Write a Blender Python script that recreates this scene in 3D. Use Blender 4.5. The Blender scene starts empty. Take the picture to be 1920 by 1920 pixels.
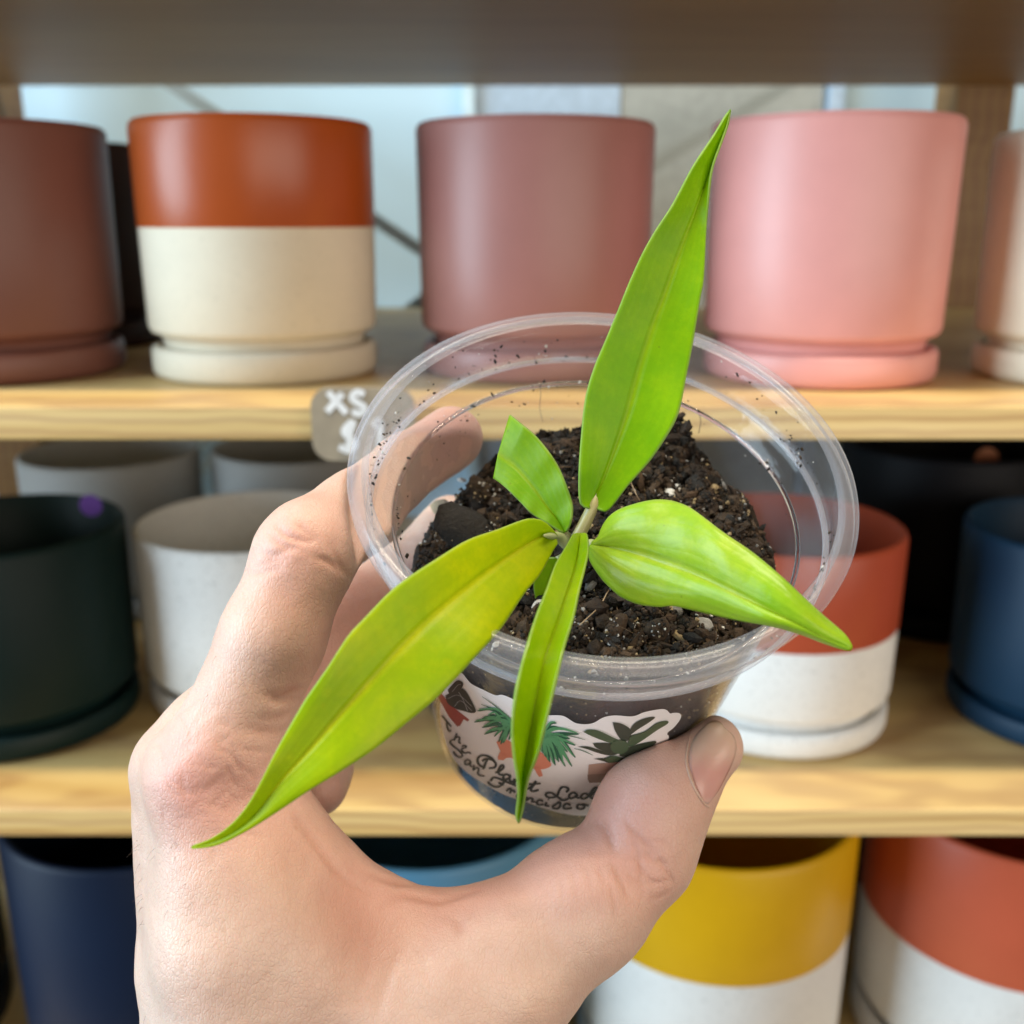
import bpy, bmesh, math, random
import numpy as np
from mathutils import Vector, Matrix, noise as mnoise, geometry as mgeo
from mathutils.bvhtree import BVHTree

# ------------------------------------------------------------------ camera
F = 1925.0                      # focal length in photo pixels (1920 wide)
PITCH = math.radians(15.96)
CAMZ = 1.30
c_, s_ = math.cos(PITCH), math.sin(PITCH)
sc = bpy.context.scene
COL = sc.collection
cam_d = bpy.data.cameras.new('camera'); cam = bpy.data.objects.new('camera', cam_d); COL.objects.link(cam)
cam_d.sensor_width = 36.0; cam_d.sensor_fit = 'HORIZONTAL'; cam_d.lens = 36.0 * F / 1920.0
cam_d.clip_start = 0.01; cam_d.clip_end = 50
cam.location = (0, 0, CAMZ); cam.rotation_euler = (math.pi / 2 - PITCH, 0, 0)
cam_d.dof.use_dof = True; cam_d.dof.focus_distance = 0.186
cam_d.dof.aperture_fstop = cam_d.lens / 2.3
sc.camera = cam

# ------------------------------------------------------------------ light
w = bpy.data.worlds.new('World'); sc.world = w; w.use_nodes = True
bg = w.node_tree.nodes['Background']
bg.inputs[0].default_value = (0.95, 0.93, 0.92, 1); bg.inputs[1].default_value = 0.05

def area(name, loc, target, sx, sy, power, col):
    l = bpy.data.lights.new(name, 'AREA'); l.shape = 'RECTANGLE'; l.size = sx; l.size_y = sy
    l.energy = power; l.color = col
    o = bpy.data.objects.new(name, l); COL.objects.link(o); o.location = loc
    o.rotation_euler = (Vector(target) - Vector(loc)).to_track_quat('-Z', 'Y').to_euler()
    return o
area('window_light', (-1.75, -0.20, 1.62), (0.0, 0.45, 1.22), 1.0, 2.3, 74, (0.67, 0.86, 1.0))
area('ceiling_strip_light', (0.10, 0.06, 2.90), (0.1, 0.14, 1.2), 1.9, 0.10, 40, (1.0, 0.87, 0.66))
area('front_fill_light', (1.25, -1.55, 1.40), (0.1, 0.45, 1.15), 2.3, 1.4, 34, (1.0, 0.88, 0.75))  # added unseen warm fill for the pot fronts, along their second highlight

sc.view_settings.view_transform = 'Standard'; sc.view_settings.look = 'None'
sc.view_settings.gamma = 1.0; sc.view_settings.exposure = 0.12
sc.cycles.use_denoising = True
sc.cycles.max_bounces = 14; sc.cycles.transparent_max_bounces = 24
sc.cycles.transmission_bounces = 12; sc.cycles.diffuse_bounces = 5; sc.cycles.glossy_bounces = 6
sc.cycles.caustics_refractive = True; sc.cycles.sample_clamp_indirect = 6.0

random.seed(7); RNG = np.random.default_rng(7)
MROT = np.array([[1, 0, 0], [0, s_, c_], [0, c_, -s_]]).T.copy()
MROT = np.stack([[1, 0, 0], [0, s_, c_], [0, c_, -s_]], 1)      # camera axes (right, up, forward) as columns

def W(p):                         # camera coordinates (right, up, forward) -> world
    return np.asarray(p) @ MROT.T + np.array([0, 0, CAMZ])
def ray(px, py):
    return np.array([(px - 960) / F, (960 - py) / F, 1.0])
def at(px, py, d):                # a point of the place seen at a photo pixel, d metres deep
    return ray(px, py) * d

# ------------------------------------------------------------------ object helpers
def tag(o, label=None, cat=None, group=None, kind=None):
    if label: o['label'] = label
    if cat: o['category'] = cat
    if group: o['group'] = group
    if kind: o['kind'] = kind
    return o
def empty(name, loc):
    o = bpy.data.objects.new(name, None); COL.objects.link(o); o.location = loc; o.empty_display_size = 0.02
    return o
def mesh_obj(name, verts, faces, mats, parent=None, smooth=True, midx=None, uvs=None):
    me = bpy.data.meshes.new(name)
    me.from_pydata([tuple(map(float, v)) for v in verts], [], [tuple(int(i) for i in f) for f in faces])
    for m in (mats if isinstance(mats, (list, tuple)) else [mats]): me.materials.append(m)
    if midx is not None: me.polygons.foreach_set('material_index', np.asarray(midx, dtype=np.int32))
    if smooth: me.polygons.foreach_set('use_smooth', np.ones(len(me.polygons), dtype=bool))
    if uvs is not None:
        ul = me.uv_layers.new(name='UVMap')
        li = np.zeros(len(me.loops), dtype=np.int32); me.loops.foreach_get('vertex_index', li)
        ul.data.foreach_set('uv', np.asarray(uvs, dtype=np.float32)[li].ravel())
    me.update()
    o = bpy.data.objects.new(name, me); COL.objects.link(o)
    if parent is not None:
        o.parent = parent; o.matrix_parent_inverse = Matrix.Translation(-Vector(parent.location))
    return o

def catmull(P, n):
    P = np.asarray(P, float)
    if len(P) < 3:
        t = np.linspace(0, 1, n)[:, None]; return P[0] * (1 - t) + P[-1] * t
    Q = np.vstack([2 * P[0] - P[1], P, 2 * P[-1] - P[-2]])
    out = []
    for i in range(1, len(Q) - 2):
        p0, p1, p2, p3 = Q[i - 1], Q[i], Q[i + 1], Q[i + 2]
        for t in np.linspace(0, 1, 14, endpoint=False):
            out.append(.5 * ((2 * p1) + (-p0 + p2) * t + (2 * p0 - 5 * p1 + 4 * p2 - p3) * t * t + (-p0 + 3 * p1 - 3 * p2 + p3) * t ** 3))
    out.append(Q[-2]); out = np.array(out)
    L = np.concatenate([[0], np.cumsum(np.linalg.norm(np.diff(out, axis=0), axis=1))])
    q = np.linspace(0, L[-1], n)
    return np.stack([np.interp(q, L, out[:, k]) for k in range(out.shape[1])], 1)

def lathe(profile, seg=96, cx=0, cy=0, cz=0):
    n = len(profile); v = []; f = []
    for i in range(seg):
        a = 2 * math.pi * i / seg
        for r, z in profile: v.append((cx + r * math.cos(a), cy + r * math.sin(a), cz + z))
    for i in range(seg):
        j = (i + 1) % seg
        for k in range(n - 1):
            f.append((i * n + k, j * n + k, j * n + k + 1, i * n + k + 1))
    return v, f

def box(x0, x1, y0, y1, z0, z1, bev=0.0):
    bm = bmesh.new(); bmesh.ops.create_cube(bm, size=1)
    for v in bm.verts:
        v.co = ((x0 + x1) / 2 + v.co.x * (x1 - x0), (y0 + y1) / 2 + v.co.y * (y1 - y0), (z0 + z1) / 2 + v.co.z * (z1 - z0))
    if bev: bmesh.ops.bevel(bm, geom=bm.edges[:], offset=bev, segments=3, affect='EDGES', profile=0.5)
    bm.verts.index_update()
    vs = [tuple(v.co) for v in bm.verts]; fs = [[v.index for v in f.verts] for f in bm.faces]; bm.free()
    return vs, fs

def tube(points, radii, seg=10):                      # points in world coords
    P = np.asarray(points, float); n = len(P); v = []; f = []
    T = np.gradient(P, axis=0); T /= np.linalg.norm(T, axis=1)[:, None] + 1e-12
    up = np.array([0.31, 0.2, 0.93])
    for i in range(n):
        a = np.cross(T[i], up); a /= np.linalg.norm(a); b = np.cross(T[i], a)
        for k in range(seg):
            t = 2 * math.pi * k / seg
            v.append(P[i] + radii[i] * (math.cos(t) * a + math.sin(t) * b))
    for i in range(n - 1):
        for k in range(seg):
            k2 = (k + 1) % seg
            f.append((i * seg + k, i * seg + k2, (i + 1) * seg + k2, (i + 1) * seg + k))
    f.append(tuple(range(seg))[::-1]); f.append(tuple((n - 1) * seg + k for k in range(seg)))
    return v, f

# ------------------------------------------------------------------ materials
class NT:
    def __init__(s, name):
        s.m = bpy.data.materials.new(name); s.m.use_nodes = True; s.t = s.m.node_tree; s.t.nodes.clear()
        s.out = s.n('ShaderNodeOutputMaterial')
    def n(s, typ, **kw):
        nd = s.t.nodes.new(typ)
        for k, v in kw.items():
            if k.startswith('i_'): nd.inputs[k[2:].replace('_', ' ')].default_value = v
            else: setattr(nd, k, v)
        return nd
    def l(s, a, b): s.t.links.new(a, b)
    def ramp(s, fac, stops):
        r = s.n('ShaderNodeValToRGB'); e = r.color_ramp.elements
        while len(e) < len(stops): e.new(0.5)
        for el, (p, c) in zip(e, stops): el.position = p; el.color = (*c, 1)
        s.l(fac, r.inputs[0]); return r.outputs[0]
    def mix(s, fac, a, b, mode='MIX'):
        m = s.n('ShaderNodeMix', data_type='RGBA', blend_type=mode)
        for sock, val in ((m.inputs[0], fac), (m.inputs[6], a), (m.inputs[7], b)):
            if isinstance(val, (int, float)): sock.default_value = val
            elif isinstance(val, tuple): sock.default_value = (*val, 1)
            else: s.l(val, sock)
        return m.outputs[2]
    def math(s, op, a, b=0.0):
        m = s.n('ShaderNodeMath', operation=op)
        for sock, val in ((m.inputs[0], a), (m.inputs[1], b)):
            if isinstance(val, (int, float)): sock.default_value = val
            else: s.l(val, sock)
        return m.outputs[0]
    def noise(s, scale, detail=4, rough=.55, vec=None, out=0):
        nd = s.n('ShaderNodeTexNoise'); nd.inputs['Scale'].default_value = scale
        nd.inputs['Detail'].default_value = detail; nd.inputs['Roughness'].default_value = rough
        if vec is not None: s.l(vec, nd.inputs['Vector'])
        return nd.outputs[out]
    def coord(s, which='Object', scale=(1, 1, 1), rot=(0, 0, 0)):
        tc = s.n('ShaderNodeTexCoord'); mp = s.n('ShaderNodeMapping'); mp.inputs['Scale'].default_value = scale
        mp.inputs['Rotation'].default_value = rot
        s.l(tc.outputs[which], mp.inputs[0]); return mp.outputs[0]
    def bump(s, h, strength, dist=0.001, normal=None):
        b = s.n('ShaderNodeBump'); b.inputs['Strength'].default_value = strength; b.inputs['Distance'].default_value = dist
        s.l(h, b.inputs['Height'])
        if normal is not None: s.l(normal, b.inputs['Normal'])
        return b.outputs[0]
    def pbsdf(s, color=None, rough=.5, normal=None, **kw):
        p = s.n('ShaderNodeBsdfPrincipled')
        if isinstance(color, tuple): p.inputs['Base Color'].default_value = (*color, 1)
        elif color is not None: s.l(color, p.inputs['Base Color'])
        if isinstance(rough, (int, float)): p.inputs['Roughness'].default_value = rough
        else: s.l(rough, p.inputs['Roughness'])
        if normal is not None: s.l(normal, p.inputs['Normal'])
        for k, v in kw.items(): p.inputs[k.replace('_', ' ')].default_value = v
        return p
    def done(s, shader):
        s.l(shader if not hasattr(shader, 'outputs') else shader.outputs[0], s.out.inputs[0]); return s.m

def mat_pine(name, dark=1.0, axis='Z', tint=(1, 1, 1)):
    t = NT(name)
    v = t.coord('Object', (2.2, 26, 60))
    n1 = t.noise(1.6, 5, .6, v)
    v2 = t.coord('Object', (1.2, 9, 90))
    n2 = t.noise(2.2, 3, .5, v2)
    wv = t.n('ShaderNodeTexWave', wave_type='BANDS', bands_direction=axis); wv.inputs['Scale'].default_value = 58
    wv.inputs['Distortion'].default_value = 7; wv.inputs['Detail'].default_value = 2; wv.inputs['Detail Scale'].default_value = .35
    t.l(t.coord('Object', (0.55, 1.2, 1)), wv.inputs['Vector'])
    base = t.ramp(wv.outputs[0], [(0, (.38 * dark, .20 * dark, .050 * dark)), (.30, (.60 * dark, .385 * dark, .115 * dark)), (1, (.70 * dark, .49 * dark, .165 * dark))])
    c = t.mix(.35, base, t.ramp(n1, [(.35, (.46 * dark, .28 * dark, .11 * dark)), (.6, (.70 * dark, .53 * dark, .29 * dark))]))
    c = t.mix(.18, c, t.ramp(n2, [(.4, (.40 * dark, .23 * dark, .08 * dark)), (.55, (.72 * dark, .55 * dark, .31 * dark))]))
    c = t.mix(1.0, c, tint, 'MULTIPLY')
    return t.done(t.pbsdf(c, .48, t.bump(n1, .15, .0006)))
def mat_glaze(name, col, rough=.42, speck=0.0, spec=.36):
    t = NT(name); v = t.coord('Object')
    n = t.noise(45, 4, .6, v)
    dk = tuple(x * .965 for x in col); lt = tuple(min(1, x * 1.03) for x in col)
    c = t.ramp(n, [(.3, dk), (.7, lt)])
    if speck:
        sp = t.noise(520, 2, .7, v)
        f = t.ramp(sp, [(.60, (0, 0, 0)), (.68, (1, 1, 1))])
        m = t.math('MULTIPLY', f, speck)
        c = t.mix(m, c, tuple(x * .62 for x in col))
    b = t.noise(260, 3, .6, v)
    return t.done(t.pbsdf(c, rough, t.bump(b, .10, .0004), Specular_IOR_Level=spec))
def mat_plain(name, col, rough=.5, **kw):
    t = NT(name); n = t.noise(120, 3, .6, t.coord('Object'))
    c = t.ramp(n, [(.3, tuple(x * .88 for x in col)), (.7, tuple(min(1, x * 1.08) for x in col))])
    return t.done(t.pbsdf(c, rough, **kw))

M_PINE = mat_pine('pine_wood'); M_PINE_SHADE = mat_pine('shaded_pine_wood', .60, 'Y', (1, .69, .36)); M_POST = mat_pine('pine_post_wood', .42, 'X', (1, .76, .5))  # top shelf: same pine, underside shade painted in as a darker, warmer colour

# ------------------------------------------------------------------ setting: wall
SH = [(CAMZ + .0968, .0135), (CAMZ - .0825, .0135), (CAMZ - .2575, .0135)]     # underside z and thickness of the three planks
YF, YB = .389, .840
def mat_wall():
    t = NT('painted_wall'); v = t.coord('Object')
    n = t.noise(3.0, 4, .5, v); b = t.noise(160, 3, .6, v)
    c = t.ramp(n, [(.3, (.47, .65, .77)), (.7, (.52, .70, .82))])
    return t.done(t.pbsdf(c, .7, t.bump(b, .1, .001)))
M_WALL = mat_wall()
v, f = box(-3.2, 3.2, .95, 1.05, -.0, 3.2)
tag(mesh_obj('wall', v, f, M_WALL, smooth=False), 'pale painted wall behind the pine shelves', None, None, 'structure')
v, f = box(-3.2, 3.2, -3.0, .95, -.06, 0.0)
tag(mesh_obj('floor', v, f, mat_plain('floor_concrete', (.12, .11, .10), .6), smooth=False), 'dull floor under the shelves', None, None, 'structure')

# ------------------------------------------------------------------ shelving unit
unit = empty('shelf_unit', (0, .6, 0))
tag(unit, 'pale pine shelving unit holding rows of glazed plant pots behind the hand', 'shelving unit')
planks = []
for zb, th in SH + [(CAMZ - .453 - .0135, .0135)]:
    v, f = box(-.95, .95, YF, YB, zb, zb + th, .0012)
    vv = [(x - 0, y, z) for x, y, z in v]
    planks.append(mesh_obj('shelf', vv, f, M_PINE_SHADE if zb > CAMZ else M_PINE, unit, smooth=False))
for x in (-.416, .3625):
    for zt in (0,):
        v, f = box(x - .0225, x + .0225, YB + .002, YB + .046, 0.0, 1.9, .002)
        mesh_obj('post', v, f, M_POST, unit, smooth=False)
for x in (-.90, .90):
    v, f = box(x - .024, x + .024, YB + .002, YB + .046, 0.0, 1.9, .002)
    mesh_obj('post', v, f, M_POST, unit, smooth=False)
M_METAL = NT('brace_metal'); M_METAL = M_METAL.done(M_METAL.pbsdf((.33, .37, .36), .42, Metallic=.5))
def brace(p0, p1, w=.010):
    y = YB + .050
    a, b = np.array(p0, float), np.array(p1, float); d = (b - a) / np.linalg.norm(b - a); nrm = np.array([-d[1], d[0]])
    P = [a + nrm * w / 2, b + nrm * w / 2, b - nrm * w / 2, a - nrm * w / 2]
    v = [(p[0], y, p[1]) for p in P] + [(p[0], y + .0025, p[1]) for p in P]
    f = [(0, 1, 2, 3), (7, 6, 5, 4), (0, 4, 5, 1), (1, 5, 6, 2), (2, 6, 7, 3), (3, 7, 4, 0)]
    return mesh_obj('brace', v, f, M_METAL, unit, smooth=False)
def onback(px, py, Y):          # where a sight line meets the plane y = Y
    d = W(ray(px, py)) - np.array([0, 0, CAMZ]); t = Y / d[1]
    return d[0] * t, CAMZ + d[2] * t
YBR = YB + .050
a = np.array(onback(330, 165, YBR)); b = np.array(onback(775, 460, YBR)); u = (b - a)
brace(a - u * .35, b + u * 1.5)
a = np.array(onback(1462, 168, YBR)); b = np.array(onback(1232, 308, YBR)); u = (b - a)
brace(a - u * .3, b + u * 4.2)
a = np.array(onback(460, 815, YBR)); b = np.array(onback(385, 872, YBR)); u = (b - a)
brace(a - u * 8, b + u * 1.5)

def wall_board(px0, px1, name, col, y0):
    xa, _ = onback(px0, 185, .95); xb, _ = onback(px1, 185, .95)
    v, f = box(xa, xb, y0, .9498, .25, 2.4, .001)
    tag(mesh_obj(name, v, f, mat_plain(name + '_paint', col, .5), smooth=False), None, None, None, 'structure')
wall_board(892, 1162, 'wall_panel', (.40, .52, .66), .942)
wall_board(868, 891, 'wall_trim', (.62, .80, .90), .934)
wall_board(1163, 1540, 'wall_panel', (.34, .36, .34), .944)
wall_board(1548, 1576, 'wall_trim', (.45, .60, .78), .938)

# ------------------------------------------------------------------ pots
def pot_profile(R, H, rf=.87, sau=True):
    """outer wall (bottom to top) with a recessed foot, lip and inside, on a saucer of height .1 H"""
    zs = .075 * H if sau else 0.0
    fz = zs + (.092 * H if sau else .05 * H)
    rb = R * .982
    return zs, fz, rb
def make_pot(name, label, cx, cy, zbase, R, H, mat_low, mat_top=None, split=.5, group=None, sau=True, inner=None):
    root = empty(name, (cx, cy, zbase)); tag(root, label, 'plant pot', group)
    zs, fz, rb = pot_profile(R, H, sau=sau)
    zsplit = H * split
    rs = rb + (R - rb) * min(1, max(0, (zsplit - fz) / (H - fz)))
    th = R * .055
    low = [(0, zs + .0008), (R * .84, zs + .0008), (R * .86, zs + .002), (R * .865, fz - .002), (R * .88, fz + .0006), (rb - .0040, fz + .0010), (rb - .0012, fz + .0022), (rb, fz + .0048)]
    top = [(R, H - .003), (R - .0008, H - .0008), (R - .002, H), (R - th + .001, H), (R - th, H - .001), (R - th - .001, H * .55), (rb - th, fz + .014), (rb - th - .006, fz + .008), (0, fz + .008)]
    if mat_top is None:
        v, f = lathe(low + [(rs, zsplit)] + top, 96, cx, cy, zbase)
        mesh_obj('pot_body', v, f, mat_low, root)
    else:
        v, f = lathe(low + [(rs, zsplit)], 96, cx, cy, zbase); mesh_obj('pot_body', v, f, mat_low, root)
        v, f = lathe([(rs, zsplit), (rs + .0003, zsplit + .0004)] + top, 96, cx, cy, zbase); mesh_obj('glazed_band', v, f, mat_top, root)
    if sau:
        rS = R * .975; hs = .130 * H
        pr = [(0, 0.0), (rS - .004, 0.0), (rS - .001, .0015), (rS, .004), (rS, hs - .002), (rS - .0012, hs), (rS - .004, hs), (rS - .0048, hs - .002), (rS - .005, zs + .0004), (0, zs + .0004)]
        v, f = lathe(pr, 96, cx, cy, zbase); mesh_obj('saucer', v, f, mat_low, root)
    return root
def px_x(px, depth_y, z):        # world x of a vertical axis seen at px, at given y and height
    cz = depth_y * c_ + (CAMZ - z) * s_
    return (px - 960) / F * cz

G = dict(
 maroon=mat_glaze('maroon_glaze', (.175, .068, .050), .46), brown=mat_glaze('dark_brown_glaze', (.030, .014, .012), .5),
 orange=mat_glaze('burnt_orange_glaze', (.37, .068, .010), .36, 0, .5), cream=mat_glaze('cream_stoneware', (.69, .63, .50), .66, .25),
 mauve=mat_glaze('mauve_glaze', (.33, .145, .127), .42, 0, .45), pink=mat_glaze('pink_glaze', (.70, .315, .285), .42, 0, .5),
 green=mat_glaze('dark_green_glaze', (.004, .016, .015), .5, 0, .2), speck=mat_glaze('speckled_white_stoneware', (.77, .78, .77), .7, .8),
 grey=mat_glaze('grey_stoneware', (.36, .365, .36), .62, .3), red=mat_glaze('brick_red_glaze', (.41, .070, .030), .42),
 navy=mat_glaze('slate_blue_glaze', (.006, .032, .070), .5, 0, .25), black=mat_glaze('near_black_glaze', (.003, .004, .007), .55, 0, .2),
 ink=mat_glaze('ink_navy_glaze', (.003, .010, .032), .5, 0, .22), blue=mat_glaze('mid_blue_glaze', (.075, .22, .36), .42),
 yellow=mat_glaze('mustard_glaze', (.60, .34, .002), .42), white=mat_glaze('white_stoneware', (.66, .66, .645), .66, .6),
)
def plan_ang(px, py):
    d = MROT @ ray(px, py); return math.atan2(d[0], d[1])
def fit(a_, b_, py, y, R=None):   # axis x and radius of an upright round pot whose sides are seen at a_ and b_
    if a_ is not None and b_ is not None:
        al, be = plan_ang(a_, py), plan_ang(b_, py); m_ = (al + be) / 2; return y * math.tan(m_), y / math.cos(m_) * math.sin((be - al) / 2)
    al = plan_ang(a_ if a_ is not None else b_, py); sg = 1 if a_ is not None else -1; m_ = al
    for _ in range(20): m_ = al + sg * math.asin(R * math.cos(m_) / y)
    return y * math.tan(m_), R
ZA = SH[1][0] + SH[1][1]; ZB = SH[2][0] + SH[2][1]; ZC = CAMZ - .453
RA, HA, YA = .0541, .1092, .482
rowA = 'pots on the upper shelf'; rowB = 'pots on the middle shelf'; rowC = 'pots on the bottom shelf'
def P(label, fit_, y, z, H, m1, m2=None, sp=.5, group=None):
    make_pot('plant_pot', label, fit_[0], y, z, fit_[1], H, m1, m2, sp, group)
P('plain maroon brown pot on its saucer at the left end of the upper shelf', fit(None, 207, 320, .482, .0541), .482, ZA, HA - .001, G['maroon'], group=rowA)
P('dark brown pot almost hidden behind the maroon pot', fit(None, 290, 320, .60, .0571), .60, ZA, .1075, G['brown'], group=rowA)
P('cream pot with a burnt orange upper half on the upper shelf above the price tag', fit(243, 699, 300, .482), .482, ZA, HA, G['cream'], G['orange'], .598, rowA)
P('plain mauve pot on the upper shelf behind the rim of the plastic cup', fit(780, 1228, 300, .488), .488, ZA, HA, G['mauve'], group=rowA)
P('plain light pink pot on its saucer on the upper shelf behind the tallest leaf', fit(1332, 1808, 300, .472), .472, ZA, HA, G['pink'], group=rowA)
P('plain cream pot cut by the right edge of the upper shelf', fit(1856, None, 320, .466, .0541), .466, ZA, HA - .0045, mat_glaze('pale_cream_stoneware', (.86, .79, .62), .66, .2), group=rowA)
RB, HB = .0571, .0975
P('dark green pot on its saucer at the left end of the middle shelf', fit(None, 238, 1000, .479, RB), .479, ZB, HB + .004, G['green'], group=rowB)
P('speckled white pot without a band standing on the middle shelf behind the fingers', fit(246, None, 1000, .512, RB + .002), .512, ZB, .094, G['speck'], group=rowB)
P('grey pot at the back of the middle shelf behind the dark green pot', fit(30, 378, 880, .65), .65, ZB, .100, G['grey'], group=rowB)
P('grey pot at the back of the middle shelf under the price tag', fit(396, None, 880, .66, .056), .66, ZB, .101, G['grey'], group=rowB)
P('speckled white pot with a brick red upper half right of the plastic cup', fit(None, 1706, 1000, .483, RB), .483, ZB, .101, G['speck'], G['red'], .545, rowB)
P('slate blue pot cut by the right edge of the middle shelf', fit(1803, None, 1000, .480, RB), .480, ZB, HB + .002, G['navy'], group=rowB)
P('ink blue pot on the middle shelf almost hidden behind the plastic cup', fit(797, None, 1370, .494, RB), .494, ZB, HB, G['ink'], group=rowB)
P('near black pot at the back beside the red banded pot', fit(1560, None, 1000, .625, .0625), .625, ZB, .112, G['black'], group=rowB)
P('near black pot at the back behind the slate blue pot', fit(1850, None, 900, .66, .0625), .66, ZB, .112, G['black'], group=rowB)
RC, HC, YC = .0750, .157, .4925
P('plain navy pot at the left end of the bottom shelf beside the wrist', fit(10, None, 1680, YC, RC), YC, ZC, HC, G['ink'], group=rowC)
P('plain mid blue pot on the bottom shelf showing between finger and thumb', fit(None, 1066, 1600, YC, RC), YC, ZC, HC, G['blue'], group=rowC)
P('white pot with a mustard yellow upper half on the bottom shelf', fit(None, 1605, 1640, YC, RC), YC, ZC, HC, G['white'], G['yellow'], .585, rowC)
P('white pot with a coral red upper half at the right end of the bottom shelf', fit(1608, None, 1680, YC, RC), YC, ZC, HC, G['white'], mat_glaze('coral_red_glaze', (.48, .095, .045), .44), .545, rowC)

P('added black pot darkening the left edge of the bottom shelf beside the navy pot', fit(None, 9, 1700, YC, RC), YC, ZC, HC, G['black'], group=rowC)  # these black pots are added, standing in for darkness around the bottom row
P('added black pot darkening the back of the bottom shelf behind the blue pot', fit(420, None, 1700, .67, .075), .67, ZC, HC, G['black'], group=rowC)
P('added black pot darkening the back of the bottom shelf beside the coral pot', fit(1500, None, 1700, .67, .07), .67, ZC, HC, G['black'], group=rowC)
# stickers inside two pots
def disc_sticker(name, label, px, py, d, r, mat, tilt=0):
    p = W(at(px, py, d)); root_v = []; n = 20
    for z in (0, -.0004):
        for k in range(n):
            a_ = 2 * math.pi * k / n; root_v.append((p[0] + r * math.cos(a_), p[1] - z, p[2] + r * math.sin(a_)))
    f = [tuple(range(n)), tuple(range(2 * n - 1, n - 1, -1))] + [(k, n + k, n + (k + 1) % n, (k + 1) % n) for k in range(n)]
    return tag(mesh_obj(name, root_v, f, mat, smooth=False), label, 'sticker')

disc_sticker('price_dot', 'small violet round sticker inside the rim of the dark green pot', 170, 948, .525, .0058, mat_plain('violet_paper', (.13, .05, .30), .5))
disc_sticker('price_dot', 'small rusty orange round sticker on the black pot behind the slate blue pot', 1850, 862, .606, .0072, mat_plain('rust_paper', (.30, .085, .02), .5))
# ------------------------------------------------------------------ price tag
tg = empty('price_tag', tuple(W(at(668, 800, .392))))
tag(tg, 'taupe rounded price tag with white handwriting clipped to the upper shelf edge', 'price tag')
def rrect(cx, cz, w_, h_, r, n=8):
    P = []
    for (sx, sz, a0) in ((1, 1, 0), (-1, 1, 90), (-1, -1, 180), (1, -1, 270)):
        for k in range(n + 1):
            a_ = math.radians(a0 + 90 * k / n); P.append((cx + sx * (w_ / 2 - r) + r * math.cos(a_), cz + sz * (h_ / 2 - r) + r * math.sin(a_)))
    return P
YT = YF - .006
x0, z0 = onback(580, 727, YT); x1, z1 = onback(780, 864, YT)
P = rrect((x0 + x1) / 2, (z0 + z1) / 2, x1 - x0, z0 - z1, .0075)
n = len(P)
v = [(p[0], YT, p[1]) for p in P] + [(p[0], YT + .003, p[1]) for p in P]
f = [tuple(range(n)), tuple(range(2 * n - 1, n - 1, -1))] + [(k, n + k, n + (k + 1) % n, (k + 1) % n) for k in range(n)]
mesh_obj('tag_plate', v, f, mat_plain('taupe_tag', (.34, .28, .20), .55), tg, smooth=False)
v, f = box((x0 + x1) / 2 - .006, (x0 + x1) / 2 + .006, YT + .003, YF - .0002, CAMZ - .080, CAMZ - .072)
mesh_obj('clip', v, f, M_METAL, tg, smooth=False)
M_CHALK = mat_plain('white_marker', (.80, .80, .80), .7)
TS = [0]
def tag_stroke(pts, wd=.0026):
    TS[0] += 1; YS = YT - .0003 - TS[0] * .00006
    Q = catmull(np.array([onback(px, py, YT - .0005) for px, py in pts]), 24)
    T = np.gradient(Q, axis=0); T /= np.linalg.norm(T, axis=1)[:, None]; N = np.stack([-T[:, 1], T[:, 0]], 1) * wd / 2
    v = [(q[0], YS, q[1]) for q in Q + N] + [(q[0], YS, q[1]) for q in Q - N]; m_ = len(Q)
    return v, [(i, i + 1, m_ + i + 1, m_ + i) for i in range(m_ - 1)]
def letter(strokes, name='letter'):
    V, Fc = [], []
    for st in strokes:
        v, f = tag_stroke(st); o_ = len(V); V += v; Fc += [tuple(i + o_ for i in q) for q in f]
    return mesh_obj(name, V, Fc, M_CHALK, tg, smooth=False)
letter([[(615, 735), (630, 752), (650, 775)], [(642, 738), (630, 752), (613, 772)]])
letter([[(683, 740), (670, 735), (660, 746), (672, 756), (684, 765), (674, 776), (660, 771)]])
letter([[(668, 798), (655, 796), (645, 810), (655, 820), (666, 830), (656, 844), (636, 838)], [(660, 787), (652, 850)]], 'dollar_sign')
letter([[(700, 800), (712, 790), (712, 842)]], 'digit')

# ------------------------------------------------------------------ the cup
CC = np.array([0.01710229, 0.00900995, 0.19210217]); CN = np.array([0.04736652, 0.67796429, -0.73356719])
cu = np.cross(CN, [0, 0, 1.]); cu /= np.linalg.norm(cu); cv = np.cross(CN, cu)       # cv points to the viewer's side
def cup_pt(ang, h, r):            # camera coords
    return CC - CN * h + r * (math.cos(ang) * cu + math.sin(ang) * cv)
H0, R0, H1, R1 = .0125, .0395, .087, .032
KC = (R1 - R0) / (H1 - H0)
def wall_r(h): return R0 + KC * (h - H0)
def on_cup(px, py, off=0.0, far=False):
    d = ray(px, py); A0 = -CC
    # |X - CC + h n| = R0 + off + K (h - H0), X = t d, h = (CC - X).n
    dn, cn = d @ CN, CC @ CN
    def g(t):
        X = t * d; h = cn - t * dn; return np.linalg.norm(X - CC + h * CN) - (R0 + off + KC * (h - H0)), h
    ts = np.linspace(.12, .33, 800); vals = np.array([g(t)[0] for t in ts])
    idx = np.where(np.sign(vals[1:]) != np.sign(vals[:-1]))[0]
    if len(idx) == 0:
        j = int(np.argmin(np.abs(vals))); return ts[j] * d
    j = idx[-1] if far else idx[0]
    a_, b_ = ts[j], ts[j + 1]
    for _ in range(30):
        m_ = (a_ + b_) / 2
        if (g(m_)[0] > 0) == (g(a_)[0] > 0): a_ = m_
        else: b_ = m_
    return a_ * d
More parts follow.
